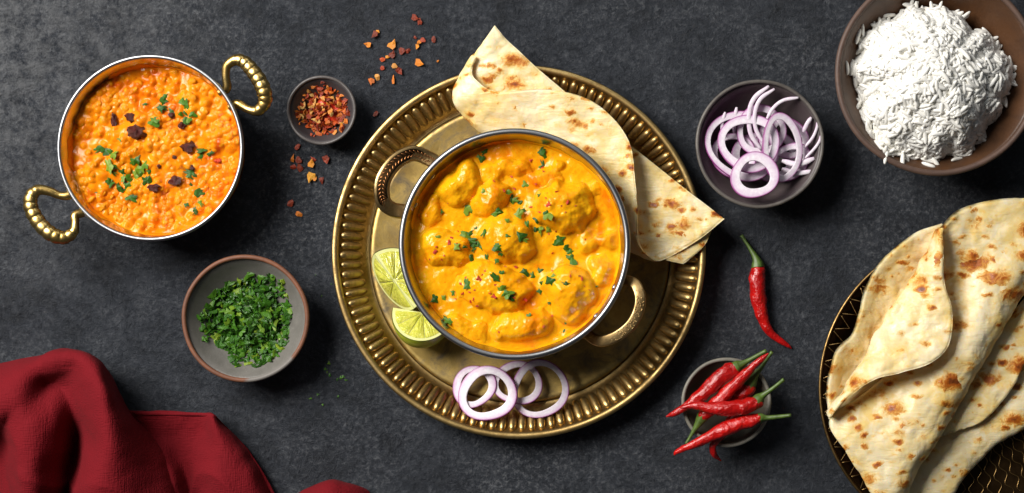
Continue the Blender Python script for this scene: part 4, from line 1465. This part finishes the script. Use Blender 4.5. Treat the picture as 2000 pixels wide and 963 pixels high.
part('upper_fold', loft([
    [(2090, 500, 0.0211), (2110, 560, 0.0231), (2090, 620, 0.0216)],
    [(2020, 560, 0.0211), (2040, 620, 0.0231), (2020, 668, 0.0226)],
    [(1965, 630, 0.0211), (1990, 680, 0.0231), (2000, 712, 0.0231)],
    [(1920, 700, 0.0206), (1950, 735, 0.0231), (1976, 760, 0.0231)],
    [(1880, 765, 0.0201), (1908, 790, 0.0226), (1934, 810, 0.0226)],
    [(1840, 820, 0.0201), (1870, 830, 0.0221), (1902, 832, 0.0221)],
    [(1800, 860, 0.0201), (1815, 858, 0.0216), (1836, 849, 0.0216)],
], 70, 40, 0.0026, 0.0022, bread_disp(87)), BREAD, b2)

b1 = thing('folded_flatbread', P(1800, 680, 0.014), 'large top flatbread folded over on the bronze plate, with a pointed front flap', 'flatbread')
part('back_layer', loft([
    [(1838, 436, .0300), (1856, 444, .0280), (1876, 452, .0260)],
    [(1792, 452, .0320), (1818, 484, .0270), (1842, 500, .0240)],
    [(1747, 483, .0330), (1782, 524, .0255), (1812, 550, .0235)],
    [(1712, 520, .0330), (1752, 562, .0245), (1792, 600, .0230)],
    [(1691, 560, .0325), (1732, 602, .0235), (1772, 640, .0230)],
    [(1676, 610, .0320), (1712, 652, .0230), (1752, 690, .0230)],
    [(1664, 652, .0325), (1700, 692, .0230), (1742, 720, .0230)],
    [(1634, 678, .0330), (1670, 720, .0225), (1712, 760, .0225)],
    [(1619, 718, .0320), (1654, 760, .0225), (1702, 790, .0225)],
    [(1613, 768, .0300), (1642, 800, .0230), (1692, 830, .0230)],
    [(1618, 818, .0260), (1652, 832, .0225), (1692, 850, .0225)],
], 96, 40, 0.0036, 0.0028, bread_disp(71, 1.5)), BREAD, b1)
part('main_layer', loft([
    [(1836, 446, .0420), (1866, 414, .0415), (1916, 395, .0395), (1990, 386, .0360), (2075, 395, .0300), (2100, 420, .0200)],
    [(1842, 500, .0310), (1890, 480, .0345), (1950, 465, .0385), (2020, 460, .0385), (2075, 475, .0330), (2080, 490, .0200)],
    [(1838, 565, .0295), (1885, 550, .0345), (1935, 542, .0400), (1985, 542, .0390), (2010, 556, .0320), (2000, 566, .0200)],
    [(1815, 635, .0295), (1862, 632, .0350), (1905, 628, .0405), (1942, 628, .0390), (1957, 640, .0320), (1948, 646, .0200)],
    [(1765, 700, .0295), (1815, 712, .0350), (1860, 715, .0405), (1896, 714, .0390), (1908, 724, .0320), (1898, 730, .0200)],
    [(1690, 765, .0265), (1755, 788, .0355), (1810, 796, .0410), (1850, 790, .0390), (1864, 797, .0320), (1854, 804, .0200)],
    [(1620, 820, .0315), (1690, 848, .0375), (1755, 862, .0410), (1806, 860, .0390), (1823, 867, .0320), (1813, 874, .0200)],
    [(1652, 882, .0330), (1695, 905, .0365), (1735, 920, .0385), (1768, 918, .0370), (1783, 923, .0300), (1773, 930, .0190)],
    [(1700, 960, .0290), (1720, 975, .0315), (1740, 985, .0325), (1752, 985, .0310), (1758, 988, .0260), (1748, 994, .0180)],
], 110, 80, 0.0030, 0.0026, bread_disp(73, 1.3)), BREAD, b1)
part('front_flap', loft([
    [(1836, 445, 0.0290), (1833, 446, 0.0375), (1837, 445, 0.0455), (1842, 445, 0.0477)],
    [(1824, 490, 0.0293), (1815, 487, 0.0378), (1829, 492, 0.0459), (1843, 498, 0.0482)],
    [(1803, 529, 0.0290), (1795, 525, 0.0375), (1820, 538, 0.0462), (1845, 552, 0.0492)],
    [(1784, 564, 0.0285), (1775, 561, 0.0370), (1816, 578, 0.0462), (1858, 596, 0.0497)],
    [(1766, 592, 0.0285), (1758, 588, 0.0370), (1809, 614, 0.0466), (1860, 640, 0.0504)],
    [(1750, 616, 0.0285), (1742, 611, 0.0370), (1795, 646, 0.0469), (1849, 682, 0.0510)],
    [(1734, 643, 0.0283), (1727, 637, 0.0368), (1771, 674, 0.0469), (1815, 711, 0.0512)],
    [(1719, 669, 0.0281), (1713, 662, 0.0366), (1739, 694, 0.0467), (1765, 727, 0.0510)],
    [(1700, 703, 0.0280), (1697, 694, 0.0365), (1706, 716, 0.0462), (1716, 739, 0.0502)],
    [(1674, 742, 0.0280), (1672, 734, 0.0365), (1676, 746, 0.0452), (1680, 759, 0.0482)],
    [(1646, 776, 0.0280), (1645, 772, 0.0365), (1647, 778, 0.0440), (1650, 784, 0.0457)],
    [(1617, 814, 0.0275), (1616, 812, 0.0360), (1618, 815, 0.0417), (1621, 818, 0.0417)],
], 110, 70, 0.0034, 0.0026, bread_disp(79, 1.4)), BREAD, b1)

# ------------------------------------------------------------------ red napkin
nap = thing('linen_napkin', P(180, 880, 0.0), 'crumpled dark red linen napkin in the lower left corner', 'napkin')


def nap_disp(seed):
    def f(g):
        x, y = g[..., 0], g[..., 1]
        rd = 1 - np.abs(fbm(x * 16 + y * 5, y * 9, 0, 3, seed + 9))
        return 0.0014 * fbm(x * 22, y * 22, 0, 3, seed) + 0.0005 * fbm(x * 90, y * 90, 0, 2, seed + 4) + 0.0042 * np.clip(rd, 0, 1) ** 3
    return f


part('draped_fold', loft([
    [(-90, 745, .006), (-20, 726, .008), (40, 706, .012), (100, 692, .016), (148, 690, .018), (183, 704, .016), (206, 728, .011), (215, 742, .003)],
    [(-90, 760, .026), (-20, 742, .030), (40, 718, .034), (98, 698, .038), (150, 694, .042), (190, 712, .040), (216, 742, .020), (224, 754, .003)],
    [(-90, 800, .036), (-20, 775, .042), (36, 742, .046), (88, 722, .040), (146, 718, .042), (198, 742, .056), (230, 780, .022), (236, 778, .003)],
    [(-90, 850, .034), (-10, 812, .046), (40, 780, .050), (92, 752, .030), (136, 748, .032), (204, 782, .062), (256, 822, .024), (258, 810, .003)],
    [(-90, 900, .016), (-4, 852, .020), (40, 832, .050), (98, 805, .042), (150, 800, .030), (210, 832, .064), (284, 866, .026), (300, 850, .003)],
    [(-90, 950, .006), (4, 890, .008), (44, 880, .050), (96, 868, .042), (150, 858, .008), (210, 880, .064), (296, 900, .030), (332, 890, .003)],
    [(-90, 1000, .006), (8, 940, .006), (50, 930, .050), (92, 930, .038), (138, 930, .004), (200, 930, .060), (306, 950, .034), (347, 938, .004)],
    [(-90, 1060, .006), (10, 1000, .006), (54, 990, .046), (88, 990, .034), (130, 990, .004), (188, 990, .056), (318, 1000, .034), (354, 990, .004)],
], 130, 140, 0.0016, 0.0012, nap_disp(91)), LINEN, nap)
part('hem_fold', loft([
    [(225, 802, .005), (272, 804, .008), (330, 804, .009), (385, 805, .010), (410, 806, .015), (418, 812, .011), (424, 820, .002)],
    [(228, 812, .005), (278, 812, .010), (332, 813, .011), (388, 813, .013), (414, 814, .021), (428, 824, .013), (440, 834, .002)],
    [(250, 845, .005), (295, 845, .008), (342, 846, .009), (392, 846, .011), (421, 844, .024), (446, 848, .016), (464, 858, .002)],
    [(270, 880, .005), (312, 880, .012), (352, 882, .008), (396, 882, .013), (429, 882, .025), (464, 882, .019), (490, 890, .002)],
    [(290, 925, .005), (332, 922, .020), (364, 926, .006), (402, 926, .015), (436, 926, .025), (486, 926, .021), (516, 930, .002)],
    [(300, 970, .005), (338, 968, .022), (370, 968, .005), (406, 968, .016), (441, 968, .025), (500, 968, .021), (537, 972, .002)],
    [(300, 1020, .005), (342, 1020, .022), (374, 1020, .005), (410, 1020, .016), (446, 1020, .025), (510, 1020, .021), (552, 1020, .002)],
], 90, 100, 0.0016, 0.0012, nap_disp(95)), LINEN, nap)
hemp = cr(np.array([P(a_, b_, z_) for a_, b_, z_ in [(262, 808, .0105), (300, 808, .0125), (340, 808.5, .0128), (380, 809, .0135), (404, 810, .0175), (416, 812, .0205), (424, 819, .0165), (436, 832, .008), (452, 848, .006), (478, 876, .006), (505, 914, .006), (526, 950, .006), (538, 975, .006)]]), 90)
part('hem', tube(hemp, np.stack([np.full(90, .0012), np.full(90, .0008)], 1), CIRC), LINEN, nap)
part('corner_fold', loft([
    [(583, 970, .002), (612, 958, .003), (645, 949, .004), (682, 955, .003), (714, 968, .002)],
    [(580, 982, .004), (612, 968, .014), (645, 957, .018), (686, 964, .013), (720, 976, .002)],
    [(570, 1010, .005), (612, 1000, .022), (645, 990, .026), (690, 996, .018), (732, 1005, .002)],
    [(560, 1050, .005), (612, 1050, .022), (645, 1050, .026), (690, 1050, .018), (742, 1050, .002)],
], 40, 50, 0.0016, 0.0012, nap_disp(97)), LINEN, nap)
